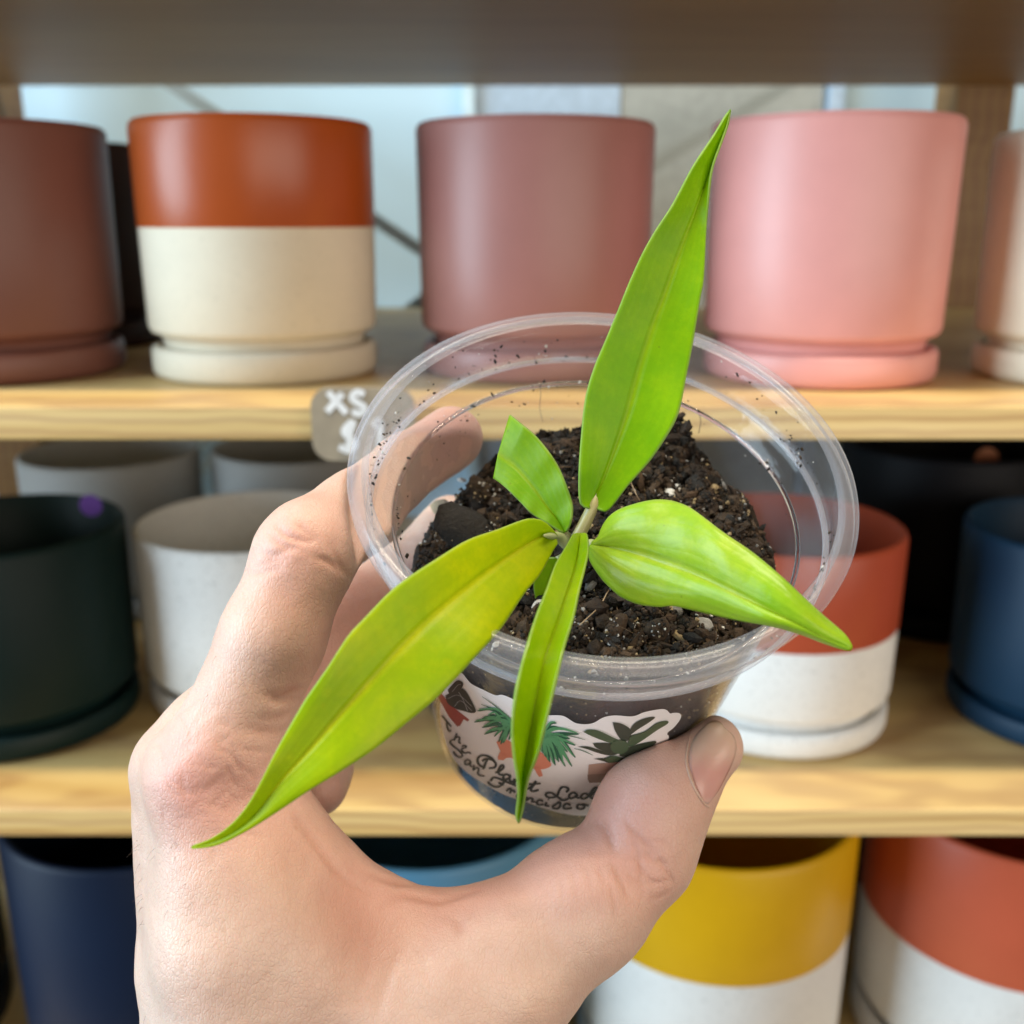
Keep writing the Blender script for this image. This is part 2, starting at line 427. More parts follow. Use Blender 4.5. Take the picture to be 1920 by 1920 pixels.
_angs = np.linspace(0, 2 * math.pi, 160, endpoint=False)
def cup_lathe(profile):           # profile [(r, h)] -> world verts, faces
    n = len(profile); v = []; f = []
    for a_ in _angs:
        for r, h in profile: v.append(W(cup_pt(a_, h, r)))
    m_ = len(_angs)
    for i in range(m_):
        j = (i + 1) % m_
        for k in range(n - 1): f.append((i * n + k, j * n + k, j * n + k + 1, i * n + k + 1))
    return v, f
def mat_clear(name, milk, rough, tint=(.97, .975, .98), spec=1.0):
    t = NT(name); v = t.coord('Object')
    n = t.noise(70, 4, .6, v); sc_ = t.noise(420, 3, .7, t.coord('Object', (1, 1, .12)))
    bmp = t.bump(n, .10, .002, t.bump(sc_, .08, .0006))
    tr = t.n('ShaderNodeBsdfTransparent'); tr.inputs[0].default_value = (*tint, 1)
    gl = t.n('ShaderNodeBsdfGlossy'); gl.inputs['Roughness'].default_value = rough; gl.inputs[0].default_value = (1, 1, 1, 1); t.l(bmp, gl.inputs['Normal'])
    lf = t.n('ShaderNodeLayerWeight'); lf.inputs[0].default_value = .5; t.l(bmp, lf.inputs['Normal'])
    fres = t.math('ADD', t.math('MULTIPLY', t.math('POWER', lf.outputs['Facing'], 5.0), .50), .017)
    df = t.n('ShaderNodeBsdfDiffuse'); df.inputs[0].default_value = (.76, .77, .86, 1)  # milky plastic; its lavender tint stands in for reflected light
    tl = t.n('ShaderNodeBsdfTranslucent'); tl.inputs[0].default_value = (.78, .78, .86, 1)
    mk = t.n('ShaderNodeMixShader'); mk.inputs[0].default_value = .5; t.l(df.outputs[0], mk.inputs[1]); t.l(tl.outputs[0], mk.inputs[2])
    lw = t.n('ShaderNodeLayerWeight'); lw.inputs[0].default_value = .35
    mfac = t.math('ADD', t.math('MULTIPLY', t.math('POWER', lw.outputs['Facing'], 2.0), milk * 1.6), milk)
    m1 = t.n('ShaderNodeMixShader'); t.l(mfac, m1.inputs[0]); t.l(tr.outputs[0], m1.inputs[1]); t.l(mk.outputs[0], m1.inputs[2])
    m2 = t.n('ShaderNodeMixShader'); t.l(t.math('MULTIPLY', fres, spec), m2.inputs[0]); t.l(m1.outputs[0], m2.inputs[1]); t.l(gl.outputs[0], m2.inputs[2])
    return t.done(m2)
M_CUP = mat_clear('clear_plastic', .042, .09)
M_RIM = mat_clear('frosted_rim_plastic', .13, .18)
cup = empty('plastic_cup', tuple(W(CC - CN * .087)))
tag(cup, 'clear plastic cup of dark soil with a printed shop sticker, held tilted in the hand', 'cup')
T_ = .0005
prof_wall = [(.0442, .0106), (.0434, .0118), (.0400, .0128), (R0, .0142), (wall_r(.05), .05), (wall_r(.078), .078), (wall_r(.083), .083), (wall_r(.0845), .0845), (R1 - .0004, .0860), (R1 - .0012, .0866), (R1 - .003, .0870),
             (.026, .0862), (0, .0858), (0, .0852), (.026, .0855), (R1 - .0033, .0862), (R1 - .0014, .0857), (R1, .0833), (wall_r(.05) - T_, .05), (R0 - T_, .0144), (.0396, .0134), (.0430, .0124), (.0437, .0110), (.0442, .0106)]
v, f = cup_lathe(prof_wall); mesh_obj('cup_wall', v, f, M_CUP, cup)
prof_neck = [(.0450, .0006), (.0446, .0055), (.0448, .0062), (.0444, .0104), (.0438, .0106), (.0439, .0066), (.0437, .0055), (.0441, .0004), (.0450, .0006)]
v, f = cup_lathe(prof_neck); mesh_obj('cup_neck', v, f, M_CUP, cup)
prof_rim = [(.0437, .0008), (.0436, .0001), (.0440, -.0006), (.0448, -.0009), (.0462, -.0006), (.0472, .0001), (.0476, .0011), (.0475, .0026), (.0470, .0027), (.0469, .0014), (.0462, .0006), (.0450, .0004), (.0437, .0008)]
v, f = cup_lathe(prof_rim); mesh_obj('cup_rim', v, f, M_RIM, cup)
M_BEAD = mat_clear('milky_bead_plastic', .24, .16)
def cup_torus(r, h, rr):
    pr = [(r + rr * math.cos(a_), h + rr * math.sin(a_)) for a_ in np.linspace(0, 2 * math.pi, 11)]
    return cup_lathe(pr)
v, f = cup_torus(.0441, .0108, .00062); mesh_obj('stacking_ring', v, f, M_BEAD, cup)

M_GLASSY = NT('solid_clear_plastic'); M_GLASSY = M_GLASSY.done(M_GLASSY.pbsdf((.93, .95, 1.0), .04, IOR=1.47, Transmission_Weight=1.0))
for r_, h_0, rr_ in ((.0396, .0138, .00048),):
    v, f = cup_torus(r_, h_0, rr_); mesh_obj('moulded_ridge', v, f, M_GLASSY, cup)
# ---- sticker on the front of the cup
def P4(zx, zy): return (760 + zx * .208333, 1160 + zy * .208333)
def P5(zx, zy): return (1000 + zx * .21875, 1260 + zy * .21875)
def decal(name, poly, off, mat, parent, grid=7.0, smooth_pts=0):
    poly = np.array(poly, float)
    if smooth_pts: poly = catmull(np.vstack([poly, poly[:1]]), smooth_pts)[:-1]
    else:
        Q = []
        for a_, b_ in zip(poly, np.roll(poly, -1, 0)):
            k = max(1, int(np.linalg.norm(b_ - a_) / 5)); Q += [a_ + (b_ - a_) * i / k for i in range(k)]
        poly = np.array(Q)
    n = len(poly)
    pts = [Vector(p) for p in poly]; edges = [(i, (i + 1) % n) for i in range(n)]
    lo, hi = poly.min(0), poly.max(0)
    gx, gy = np.meshgrid(np.arange(lo[0], hi[0], grid), np.arange(lo[1], hi[1], grid))
    pts += [Vector((x, y)) for x, y in zip(gx.ravel(), gy.ravel())]
    vo, eo, fo, *_ = mgeo.delaunay_2d_cdt(pts, edges, [list(range(n))], 1, 1e-4)
    V = [W(on_cup(p.x, p.y, off)) for p in vo]
    return mesh_obj(name, V, fo, mat, parent)
M_PAPER = NT('sticker_vinyl'); M_PAPER = M_PAPER.done(M_PAPER.pbsdf((.92, .92, .95), .34))
outline = [(829, 1300), (842, 1275), (856, 1262), P4(510, 490), P4(555, 545), P4(600, 590), P4(700, 640), P4(810, 690), P4(870, 685), P4(970, 725), (985, 1325), (1005, 1338),
           P5(120, 370), P5(250, 375), P5(330, 420), P5(370, 440), P5(450, 448), P5(520, 435), P5(600, 390), P5(700, 372), P5(850, 380), P5(950, 345), P5(1050, 324), P5(1120, 318), P5(1158, 338), P5(1165, 356), P5(1205, 350), P5(1250, 352), P5(1268, 375), P5(1250, 420), P5(1200, 480), P5(1145, 525), P5(1160, 545), P5(1158, 580),
           (1246, 1405), (1240, 1430), (1225, 1462), (1200, 1490), (1165, 1512), (1130, 1524), (1106, 1529), (1072, 1528), (1031, 1519), (979, 1501), (947, 1491), (912, 1472), (880, 1452), (855, 1428), (840, 1402), (830, 1370), (825, 1335)]
sticker = decal('sticker', outline, .00012, M_PAPER, cup, 6.0, 260)
sticker['label'] = 'white die cut sticker with three drawn houseplants and black script lettering'
def flat(name, col, rough=.4):
    t = NT(name); return t.done(t.pbsdf(col, rough))
M_INK = flat('black_print', (.012, .012, .014)); M_DKG = flat('dark_green_print', (.030, .048, .030)); M_MDG = flat('moss_green_print', (.055, .105, .050))
M_G1 = flat('leaf_green_print', (.10, .36, .17)); M_G2 = flat('deep_green_print', (.018, .13, .07)); M_ORG = flat('terracotta_print', (.78, .27, .17)); M_RED = flat('red_print', (.36, .045, .04))
M_TAU = flat('taupe_print', (.50, .33, .27)); M_TAU2 = flat('dark_taupe_print', (.30, .19, .15)); M_LINE = flat('pale_line_print', (.42, .42, .44))
def ribbon_mesh(strokes, off, w0, name, mat, taper=False):
    V, Fc = [], []
    for st in strokes:
        st = np.array(st, float); n = max(8, int(np.linalg.norm(np.diff(st, axis=0), axis=1).sum() / 2.2))
        Q = catmull(st, n); T = np.gradient(Q, axis=0); T /= np.linalg.norm(T, axis=1)[:, None] + 1e-9
        N = np.stack([-T[:, 1], T[:, 0]], 1); s01 = np.linspace(0, 1, n)
        wd = w0 * (np.sin(np.pi * np.clip(s01 * .9 + .05, 0, 1)) ** .6 if taper else (0.65 + .35 * np.abs(T[:, 1]))) / 2
        L, Rr = Q + N * wd[:, None], Q - N * wd[:, None]; o_ = len(V)
        V += [W(on_cup(p[0], p[1], off)) for p in L] + [W(on_cup(p[0], p[1], off)) for p in Rr]
        Fc += [(o_ + i, o_ + i + 1, o_ + n + i + 1, o_ + n + i) for i in range(n - 1)]
    return mesh_obj(name, V, Fc, mat, sticker, smooth=False)
Z = lambda pts: [P4(*p) for p in pts]
O2, O3, O4, O5 = .00020, .00026, .00032, .00038
words = {
 'The': [[(325, 872), (345, 895), (370, 925), (398, 955), (412, 972)], [(372, 928), (372, 960), (382, 995), (396, 1015), (410, 1004)],
         [(462, 1032), (452, 1062), (436, 1096)], [(444, 1080), (472, 1062), (488, 1074), (480, 1112), (500, 1122)],
         [(505, 1150), (535, 1142), (550, 1155), (530, 1166), (508, 1172), (512, 1196), (540, 1212), (566, 1204), (592, 1216)]],
 'Plant': [[(805, 1290), (770, 1252), (715, 1232), (668, 1240), (648, 1275), (665, 1318), (705, 1338)], [(742, 1262), (722, 1298), (706, 1345), (690, 1350)], [(690, 1282), (728, 1262), (785, 1275), (815, 1310), (800, 1342), (752, 1348)],
           [(808, 1388), (850, 1372), (884, 1340), (874, 1318), (850, 1340), (836, 1385), (858, 1408), (880, 1402)],
           [(938, 1412), (902, 1402), (880, 1428), (898, 1452), (934, 1434), (948, 1410), (936, 1446), (956, 1470), (976, 1462)],
           [(985, 1442), (975, 1490), (1000, 1456), (1032, 1458), (1026, 1500), (1060, 1510)],
           [(1092, 1535), (1130, 1515), (1178, 1462)], [(1178, 1462), (1150, 1505), (1128, 1538), (1148, 1556), (1200, 1542)], [(1108, 1492), (1160, 1490), (1218, 1484)]],
 'Lady': [[(1446, 1562), (1470, 1538), (1446, 1518), (1404, 1522), (1380, 1562), (1362, 1598), (1310, 1612), (1266, 1596), (1272, 1572), (1320, 1572), (1370, 1606), (1420, 1636), (1468, 1622)],
          [(1546, 1582), (1510, 1566), (1474, 1590), (1484, 1618), (1530, 1604), (1552, 1576), (1540, 1608), (1572, 1616)],
          [(1648, 1586), (1610, 1576), (1580, 1602), (1600, 1624), (1640, 1604), (1690, 1540), (1722, 1518), (1726, 1536), (1690, 1572), (1664, 1606), (1692, 1620)],
          [(1716, 1580), (1702, 1606), (1730, 1612), (1764, 1578), (1745, 1622), (1712, 1648), (1696, 1638), (1730, 1620)]],
 'San': [[(452, 1092), (418, 1092), (400, 1116), (430, 1148), (474, 1182), (508, 1218), (510, 1242), (482, 1248), (448, 1226), (432, 1196)],
         [(586, 1282), (556, 1270), (534, 1290), (546, 1318), (576, 1302), (590, 1282), (580, 1318), (600, 1334)],
         [(618, 1320), (610, 1366), (636, 1342), (660, 1352), (652, 1394), (676, 1414), (712, 1418)]],
 'Francisco': [[(768, 1462), (790, 1432), (840, 1440), (900, 1466), (1000, 1506)], [(892, 1468), (868, 1496), (832, 1516), (788, 1510), (752, 1486), (748, 1466)], [(838, 1476), (886, 1498)],
               [(908, 1552), (940, 1528), (952, 1548), (938, 1572)], [(942, 1556), (966, 1544), (988, 1566)],
               [(1050, 1592), (1022, 1580), (1004, 1600), (1020, 1618), (1050, 1596), (1060, 1590), (1054, 1618)],
               [(1092, 1604), (1082, 1642), (1116, 1618), (1146, 1622), (1138, 1650), (1172, 1648)],
               [(1240, 1644), (1208, 1632), (1182, 1654), (1200, 1678), (1244, 1672)], [(1272, 1652), (1260, 1682), (1296, 1688)], [(1284, 1624), (1288, 1628), (1290, 1632)],
               [(1318, 1694), (1362, 1668), (1388, 1650), (1392, 1690), (1364, 1712), (1322, 1706)], [(1486, 1678), (1450, 1666), (1422, 1690), (1440, 1714), (1500, 1704)],
               [(1594, 1676), (1556, 1676), (1546, 1704), (1584, 1716), (1614, 1694), (1592, 1672), (1650, 1684)]]}
for wd_, strokes in words.items():
    o_ = ribbon_mesh([Z(s) for s in strokes], O3, {'The': 3.3, 'San': 3.4}.get(wd_, 4.7), 'lettering', M_INK)
    o_['label'] = 'script word ' + wd_ + ' in black print'
# right plant
X5 = lambda pts: [P5(*p) for p in pts]
decal('printed_pot', X5([(475, 795), (560, 785), (760, 772), (770, 855), (640, 868), (468, 880)]), O2, M_TAU, sticker)
decal('printed_pot_base', X5([(465, 880), (640, 868), (770, 856), (770, 930), (640, 945), (480, 950), (466, 920)]), O2, M_TAU2, sticker)
for pts, m_ in (([(680, 430), (760, 445), (830, 490), (835, 560), (780, 600), (735, 560), (700, 500)], M_DKG), ([(820, 530), (860, 450), (950, 400), (1045, 388), (980, 440), (900, 490), (830, 540)], M_DKG),
                ([(815, 600), (840, 550), (960, 510), (1060, 440), (1150, 420), (1150, 445), (1060, 500), (960, 570), (880, 620), (820, 640)], M_MDG), ([(430, 515), (470, 495), (560, 505), (680, 560), (760, 600), (720, 625), (600, 590), (500, 550)], M_MDG),
                ([(380, 640), (470, 640), (560, 665), (640, 690), (720, 705), (640, 715), (540, 690), (470, 665)], M_DKG), ([(510, 610), (640, 610), (760, 640), (740, 700), (640, 690), (540, 650)], M_DKG),
                ([(780, 660), (900, 620), (1045, 592), (1040, 620), (940, 680), (840, 720), (740, 720)], M_DKG), ([(520, 745), (600, 740), (700, 750), (820, 720), (760, 760), (660, 780), (600, 765)], M_DKG)):
    decal('printed_leaf', X5(pts), O3 if m_ is M_DKG else O4, m_, sticker, 6, 60)
decal('printed_leaf', X5([(660, 620), (720, 585), (800, 600), (818, 650), (770, 700), (700, 695), (665, 660)]), O5, M_MDG, sticker, 6, 40)
decal('printed_leaf', X5([(610, 745), (680, 720), (750, 735), (720, 770), (650, 778)]), O5, M_MDG, sticker, 6, 40)
# middle plant : terracotta pot and arching leaves
decal('printed_pot', Z([(820, 1110), (880, 1080), (1000, 1130), (1200, 1190), (1310, 1300), (1280, 1345), (1180, 1355), (1060, 1320), (960, 1255), (900, 1250), (855, 1190)]), O2, M_ORG, sticker, 6, 90)
decal('printed_pot_leg', Z([(855, 1195), (920, 1245), (880, 1275), (835, 1270), (832, 1245)]), O3, M_ORG, sticker)
decal('printed_pot_leg', Z([(1160, 1345), (1215, 1345), (1238, 1415), (1205, 1425), (1180, 1390)]), O3, M_ORG, sticker)
rr = random.Random(3)
def leafset(base, tips, m_, off, w0):
    st = []
    for (tx, ty) in tips:
        bx, by = base[0] + rr.uniform(-60, 60), base[1] + rr.uniform(-20, 20)
        mx, my = (bx + tx) / 2 + rr.uniform(-20, 20), min(by, ty) + (abs(by - ty)) * .25 - rr.uniform(10, 50)
        st.append(Z([(bx, by), (mx, my), (tx, ty)]))
    ribbon_mesh(st, off, w0, 'printed_leaf', m_, True)
lt = [(620, 930), (650, 830), (690, 980), (710, 1040), (760, 1020), (800, 1060), (840, 1110), (880, 1120), (690, 900), (730, 880), (790, 900), (860, 1130), (740, 950), (930, 1090)]
rt = [(1420, 1000), (1560, 1040), (1360, 940), (1480, 1080), (1530, 1140), (1500, 1330), (1440, 1330), (1380, 1290), (1300, 1290), (1270, 1250), (1350, 1320), (1530, 1250), (1460, 1200), (1410, 1240), (1480, 1290), (1330, 1180), (1240, 1210)]
leafset((960, 1000), lt, M_G2, O3, 5.2); leafset((960, 985), [(x + 14, y - 14) for x, y in lt], M_G1, O4, 4.2)
leafset((1215, 1080), rt, M_G2, O3, 6.0); leafset((1215, 1065), [(x - 14, y - 12) for x, y in rt], M_G1, O4, 4.6)
ribbon_mesh([Z([(930, 900), (800, 820), (680, 770)]), Z([(960, 910), (800, 780), (690, 700)]), Z([(1250, 1060), (1440, 1050), (1620, 1090)]), Z([(1260, 1050), (1420, 1035), (1570, 1035)]), Z([(1520, 1170), (1600, 1190), (1690, 1230)])], O4, 1.6, 'printed_leaf', M_G2, True)
# left plant : black leaves, red pot
decal('printed_pot', Z([(285, 690), (330, 680), (420, 790), (500, 850), (575, 910), (560, 925), (525, 905), (490, 965), (465, 970), (390, 880)]), O2, M_RED, sticker, 6)
decal('printed_leaf', Z([(380, 640), (460, 560), (510, 570), (515, 610), (450, 680), (400, 680)]), O3, M_INK, sticker, 6, 40)
decal('printed_leaf', Z([(360, 690), (480, 630), (540, 650), (600, 750), (635, 830), (600, 850), (520, 830), (450, 810), (380, 760)]), O3, M_INK, sticker, 6, 60)
ribbon_mesh([Z([(380, 720), (480, 690), (600, 790)]), Z([(480, 660), (520, 730), (560, 830)]), Z([(420, 660), (470, 600), (500, 590)]), Z([(440, 790), (500, 740), (600, 830)])], O4, 1.0, 'printed_vein', M_LINE)

# ------------------------------------------------------------------ soil
def soil_h(x, y):                 # x, y in cup frame (fractions of inner radius) -> depth below the rim
    h = .0198 - .0055 * x - .0042 * y + .0092 * x * x
    h += .0034 * math.exp(-((x + .62) ** 2 + (y + .50) ** 2) / .10)
    h -= .0070 * math.exp(-((x - .42) ** 2 + (y + .80) ** 2) / .035)
    h -= .0035 * math.exp(-((x + .70) ** 2 + (y - .35) ** 2) / .10)
    p = Vector((x * 3.2, y * 3.2, 1.7))
    h += .0022 * mnoise.noise(p) + .0016 * mnoise.noise(p * 2.3) + .0011 * mnoise.noise(p * 5.1) + .0006 * mnoise.noise(p * 12)
    return max(h, .0150 + .0006 * mnoise.noise(p * 3))
def soil_pt(x, y, lift=0.0):
    h = soil_h(x, y); R = wall_r(max(h, H0)) - T_ - .0003
    return CC - CN * (h - lift) + R * (x * cu + y * cv), h
def mat_soil(name, cols, rough=.75, bscale=1500):
    t = NT(name); v = t.coord('Object')
    n = t.noise(600, 6, .7, v); n2 = t.noise(90, 4, .6, v); b = t.noise(bscale, 5, .7, v)
    c = t.mix(t.ramp(n2, [(.4, (0, 0, 0)), (.62, (1, 1, 1))]), t.ramp(n, [(.3, cols[0]), (.7, cols[1])]), t.ramp(n, [(.3, cols[1]), (.72, cols[2])]))
    return t.done(t.pbsdf(c, rough, t.bump(b, .7, .0010), Specular_IOR_Level=.35))
M_SOIL = mat_soil('potting_soil', [(.008, .005, .0035), (.026, .015, .009), (.065, .038, .020)])
M_S2 = mat_soil('peat_crumb', [(.012, .008, .005), (.036, .022, .013), (.090, .056, .030)])
M_S3 = mat_soil('bark_chip', [(.022, .012, .007), (.055, .031, .016), (.11, .065, .035)])
M_S4 = mat_soil('grey_grit', [(.16, .15, .14), (.30, .29, .28), (.45, .44, .42)], .5)
M_S5 = mat_soil('perlite', [(.52, .49, .45), (.68, .66, .62), (.80, .78, .75)], .6)
M_S6 = mat_soil('tan_grit', [(.22, .15, .07), (.40, .29, .15), (.55, .43, .26)], .5)
M_SB = mat_soil('black_peat', [(.004, .0035, .003), (.010, .008, .006), (.022, .016, .012)], .6)
V, Fc = [], []
NR, NA = 70, 150
for i in range(NR + 1):
    for j in range(NA):
        r = i / NR; a_ = 2 * math.pi * j / NA
        V.append(W(soil_pt(r * math.cos(a_), r * math.sin(a_))[0]))
for i in range(NR):
    for j in range(NA):
        k = (j + 1) % NA; Fc.append((i * NA + j, i * NA + k, (i + 1) * NA + k, (i + 1) * NA + j))
base_i = len(V)
lv = [.2, .45, .7, 1.0]
for q in lv:
    for j in range(NA):
        a_ = 2 * math.pi * j / NA; h = soil_h(math.cos(a_), math.sin(a_)); h = h + (.0850 - h) * q
        V.append(W(cup_pt(a_, h, wall_r(h) - T_ - .0003 - .0006 * abs(mnoise.noise(Vector((a_ * 9, h * 400, 2)))))))
prev = NR * NA
for qi in range(len(lv)):
    cur = base_i + qi * NA
    for j in range(NA):
        k = (j + 1) % NA; Fc.append((prev + j, prev + k, cur + k, cur + j))
    prev = cur
Fc.append(tuple(prev + j for j in range(NA)))
soil = mesh_obj('soil', V, Fc, M_SOIL)
tag(soil, 'dark crumbly potting soil with perlite filling the clear cup', 'soil', None, 'stuff')

_ico = bmesh.new(); bmesh.ops.create_icosphere(_ico, subdivisions=1, radius=1.0)
ICO_V = np.array([v.co[:] for v in _ico.verts]); ICO_F = np.array([[v.index for v in f.verts] for f in _ico.faces]); _ico.free()
_ico = bmesh.new(); bmesh.ops.create_icosphere(_ico, subdivisions=3, radius=1.0)
ICO3_V = np.array([v.co[:] for v in _ico.verts]); ICO3_F = np.array([[v.index for v in f.verts] for f in _ico.faces]); _ico.free()
def rand_rot():
    q = RNG.normal(size=4); q /= np.linalg.norm(q); w_, x, y, z = q
    return np.array([[1 - 2 * (y * y + z * z), 2 * (x * y - z * w_), 2 * (x * z + y * w_)], [2 * (x * y + z * w_), 1 - 2 * (x * x + z * z), 2 * (y * z - x * w_)], [2 * (x * z - y * w_), 2 * (y * z + x * w_), 1 - 2 * (x * x + y * y)]])
class Chunks:
    def __init__(s): s.V = []; s.F = []; s.M = []; s.n = 0
    def add(s, pos, size, mi, stretch=(1, 1, 1), jag=.28):
        vv = ICO_V * (1 + RNG.uniform(-jag, jag, (len(ICO_V), 1))) * np.array(stretch) * size
        vv = vv @ rand_rot().T + pos
        s.V.append(vv); s.F.append(ICO_F + s.n); s.M += [mi] * len(ICO_F); s.n += len(vv)
    def build(s, name, parent, mats, smooth=False):
        return mesh_obj(name, W(np.vstack(s.V)), np.vstack(s.F), mats, parent, smooth, s.M)
CH_M = [M_S2, M_SB, M_S3, M_S4, M_S5, M_S6, M_SOIL]
ch = Chunks()
for i in range(15000):
    r = math.sqrt(RNG.uniform(0, 1)) * .99; a_ = RNG.uniform(0, 2 * math.pi)
    size = float(np.clip(RNG.lognormal(math.log(.00042), .52), .00015, .0019))
    u_ = RNG.uniform()
    mi = 0 if u_ < .36 else 1 if u_ < .60 else 6 if u_ < .76 else 2 if u_ < .865 else 3 if u_ < .905 else 4 if u_ < .940 else 5
    if mi in (3, 4, 5): size = min(size, .00042) if RNG.uniform() < .93 else min(size, .0008)
    st = (1, 1, 1) if RNG.uniform() < .6 else (RNG.uniform(1.2, 2.6), .8, .5)
    r = min(r, 1 - size * 1.3 / .037)
    p, h = soil_pt(r * math.cos(a_), r * math.sin(a_), lift=size * RNG.uniform(-.1, .9))
    ch.add(p, size, mi, st)
# larger crumbs and clods
for i in range(170):
    r = math.sqrt(RNG.uniform(0, 1)) * .93; a_ = RNG.uniform(0, 2 * math.pi); size = RNG.uniform(.0013, .0026)
    r = min(r, 1 - size * 1.4 / .037)
    p, h = soil_pt(r * math.cos(a_), r * math.sin(a_), lift=size * .2)
    ch.add(p, size, int(RNG.choice([0, 1, 2, 6, 6])), (RNG.uniform(.8, 1.4), 1, .7), .22)
    for k in range(26):
        d = RNG.normal(size=3); d /= np.linalg.norm(d)
        if d @ CN < -.1: d = -d
        ch.add(p + d * size * .95, RNG.uniform(.00018, .0005), int(RNG.choice([0, 1, 2, 6, 5, 3], p=[.3, .28, .15, .2, .04, .03])))
# crumbs pressed against the inside of the wall, seen through it
for i in range(3200):
    a_ = RNG.uniform(0, 2 * math.pi); h = RNG.uniform(soil_h(math.cos(a_), math.sin(a_)), .082)
    size = RNG.uniform(.00014, .00042); u_ = RNG.uniform()
    ch.add(cup_pt(a_, h, wall_r(h) - T_ - .0003 - .25 * size), size, 2 if u_ < .5 else 5 if u_ < .74 else 4 if u_ < .79 else 0, (1, 1, 1))
def soil_at(px, py, lift):        # depth of the soil surface along a sight line
    d = ray(px, py)
    for t in np.linspace(.16, .30, 700):
        X = t * d - CC; h = -(X @ CN); x, y = X @ cu, X @ cv
        R = wall_r(max(h, H0)) - T_
        if x * x + y * y < R * R and h > soil_h(x / R, y / R) - lift: return t
    return .235
for px_, py_, sx, sy, k in ((880, 1000, 75, 32, 260), (905, 930, 52, 30, 160), (1150, 1190, 15, 34, 60), (1235, 1180, 18, 18, 50)):
    t0 = soil_at(px_, py_, .0012)
    for i in range(k):
        a_, r_ = RNG.uniform(0, 6.28), math.sqrt(RNG.uniform(0, 1)); x, y = r_ * math.cos(a_), r_ * math.sin(a_)
        ch.add(at(px_ + sx * x, py_ + sy * y, t0 - .0030 * math.sqrt(max(0, 1 - r_ * r_)) * (sy / 32)), RNG.uniform(.00010, .00034), int(RNG.choice([0, 1, 2, 6, 5, 3, 4], p=[.28, .24, .12, .14, .10, .06, .06])))
cr = ch.build('soil_crumbs', soil, [tuple([m])[0] for m in CH_M]); cr['kind'] = 'stuff'
# pebbles / perlite that can be picked out one by one
def pebble(name, px, py, d, size, mat, stretch, seed, label=None):
    r_ = np.random.default_rng(seed)
    vv = ICO3_V.copy()
    off_ = np.array([mnoise.noise(Vector(p * 1.4) + Vector((seed, 0, 0))) * .22 + mnoise.noise(Vector(p * 4) + Vector((0, seed, 0))) * .07 for p in vv])
    vv = vv * (1 + off_[:, None]) * np.array(stretch) * size
    a_ = r_.uniform(0, 3.1); R_ = np.array([[math.cos(a_), -math.sin(a_), 0], [math.sin(a_), math.cos(a_), 0], [0, 0, 1]])
    vv = W(vv @ R_.T + at(px, py, d))
    o = mesh_obj(name, vv, ICO3_F, mat, soil)
    if label: o['label'] = label
    return o
def soil_at(px, py, lift):        # depth of the soil surface along a sight line
    d = ray(px, py)
    for t in np.linspace(.16, .30, 700):
        X = t * d - CC; h = -(X @ CN); x, y = X @ cu, X @ cv
        R = wall_r(max(h, H0)) - T_
        if x * x + y * y < R * R and h > soil_h(x / R, y / R) - lift: return t
    return .235
PB = [('perlite_grain', 1256, 927, .00125, M_S5, (1, 1, .9), 1), ('perlite_grain', 1297, 899, .0008, M_S5, (1, .9, .8), 2), ('pebble', 826, 950, .0021, M_S6, (1.15, .8, .7), 3), ('perlite_grain', 866, 900, .0008, M_S5, (1.3, .7, .7), 4),
      ('perlite_grain', 1276, 1195, .0014, M_S6, (1.5, .6, .5), 5), ('perlite_grain', 1318, 1174, .0016, M_S4, (1, 1.1, .7), 6), ('perlite_grain', 1268, 1142, .0013, M_S4, (1.2, .9, .7), 7), ('perlite_grain', 1108, 1095, .0012, M_S4, (1.3, .8, .7), 8),
      ('perlite_grain', 1365, 980, .0013, M_S4, (.8, 1.2, .7), 9), ('perlite_grain', 1340, 915, .0009, M_S6, (1, 1, .8), 10), ('perlite_grain', 1272, 828, .0007, M_S5, (1, 1, .8), 11), ('perlite_grain', 1008, 1135, .0011, M_S5, (1.2, .8, .8), 12),
      ('bark_piece', 1150, 1190, .0024, M_S3, (.75, 1.9, .7), 13), ('bark_piece', 880, 1000, .0046, M_SB, (1.9, 1.0, .7), 14), ('bark_piece', 905, 930, .0030, M_S2, (1.6, 1.0, .8), 15), ('bark_piece', 1235, 1180, .0019, M_S2, (1.1, 1.2, .8), 16)]
for nm, px, py, sz, m_, st, sd in PB:
    pebble(nm, px, py, soil_at(px, py, sz * .4), sz, m_, st, sd)
# loose specks of soil stuck to the inside of the cup
sp = Chunks()
def wall_in(h): return (.0436 if h < .0106 else wall_r(h) - T_ - .0002)
clusters = [(math.radians(a0), h0, k) for a0, h0, k in ((195, .006, 16), (186, .008, 10), (215, .010, 12), (240, .007, 10), (262, .009, 12), (250, .013, 8), (172, .009, 12), (160, .010, 8), (338, .0095, 26), (20, .0075, 10), (300, .016, 8), (228, .013, 6), (35, .011, 22), (318, .006, 5))]
for a0, h0, k in clusters:
    for i in range(k):
        a_ = a0 + RNG.normal() * .09; h = float(np.clip(h0 + RNG.normal() * .0022, .0012, .022))
        sp.add(cup_pt(a_, h, wall_in(h) - .0001), RNG.uniform(.00010, .00034), int(RNG.choice([1, 0, 4, 2], p=[.45, .3, .13, .12])), (RNG.uniform(1, 2), 1, .8))
for i in range(110):
    a_ = RNG.uniform(math.pi * .9, math.pi * 2.15); h = RNG.uniform(.0015, .023)
    sp.add(cup_pt(a_, h, wall_in(h) - .0001), RNG.uniform(.00007, .0002), int(RNG.choice([1, 0, 4], p=[.5, .3, .2])), (RNG.uniform(1, 2), 1, .8))
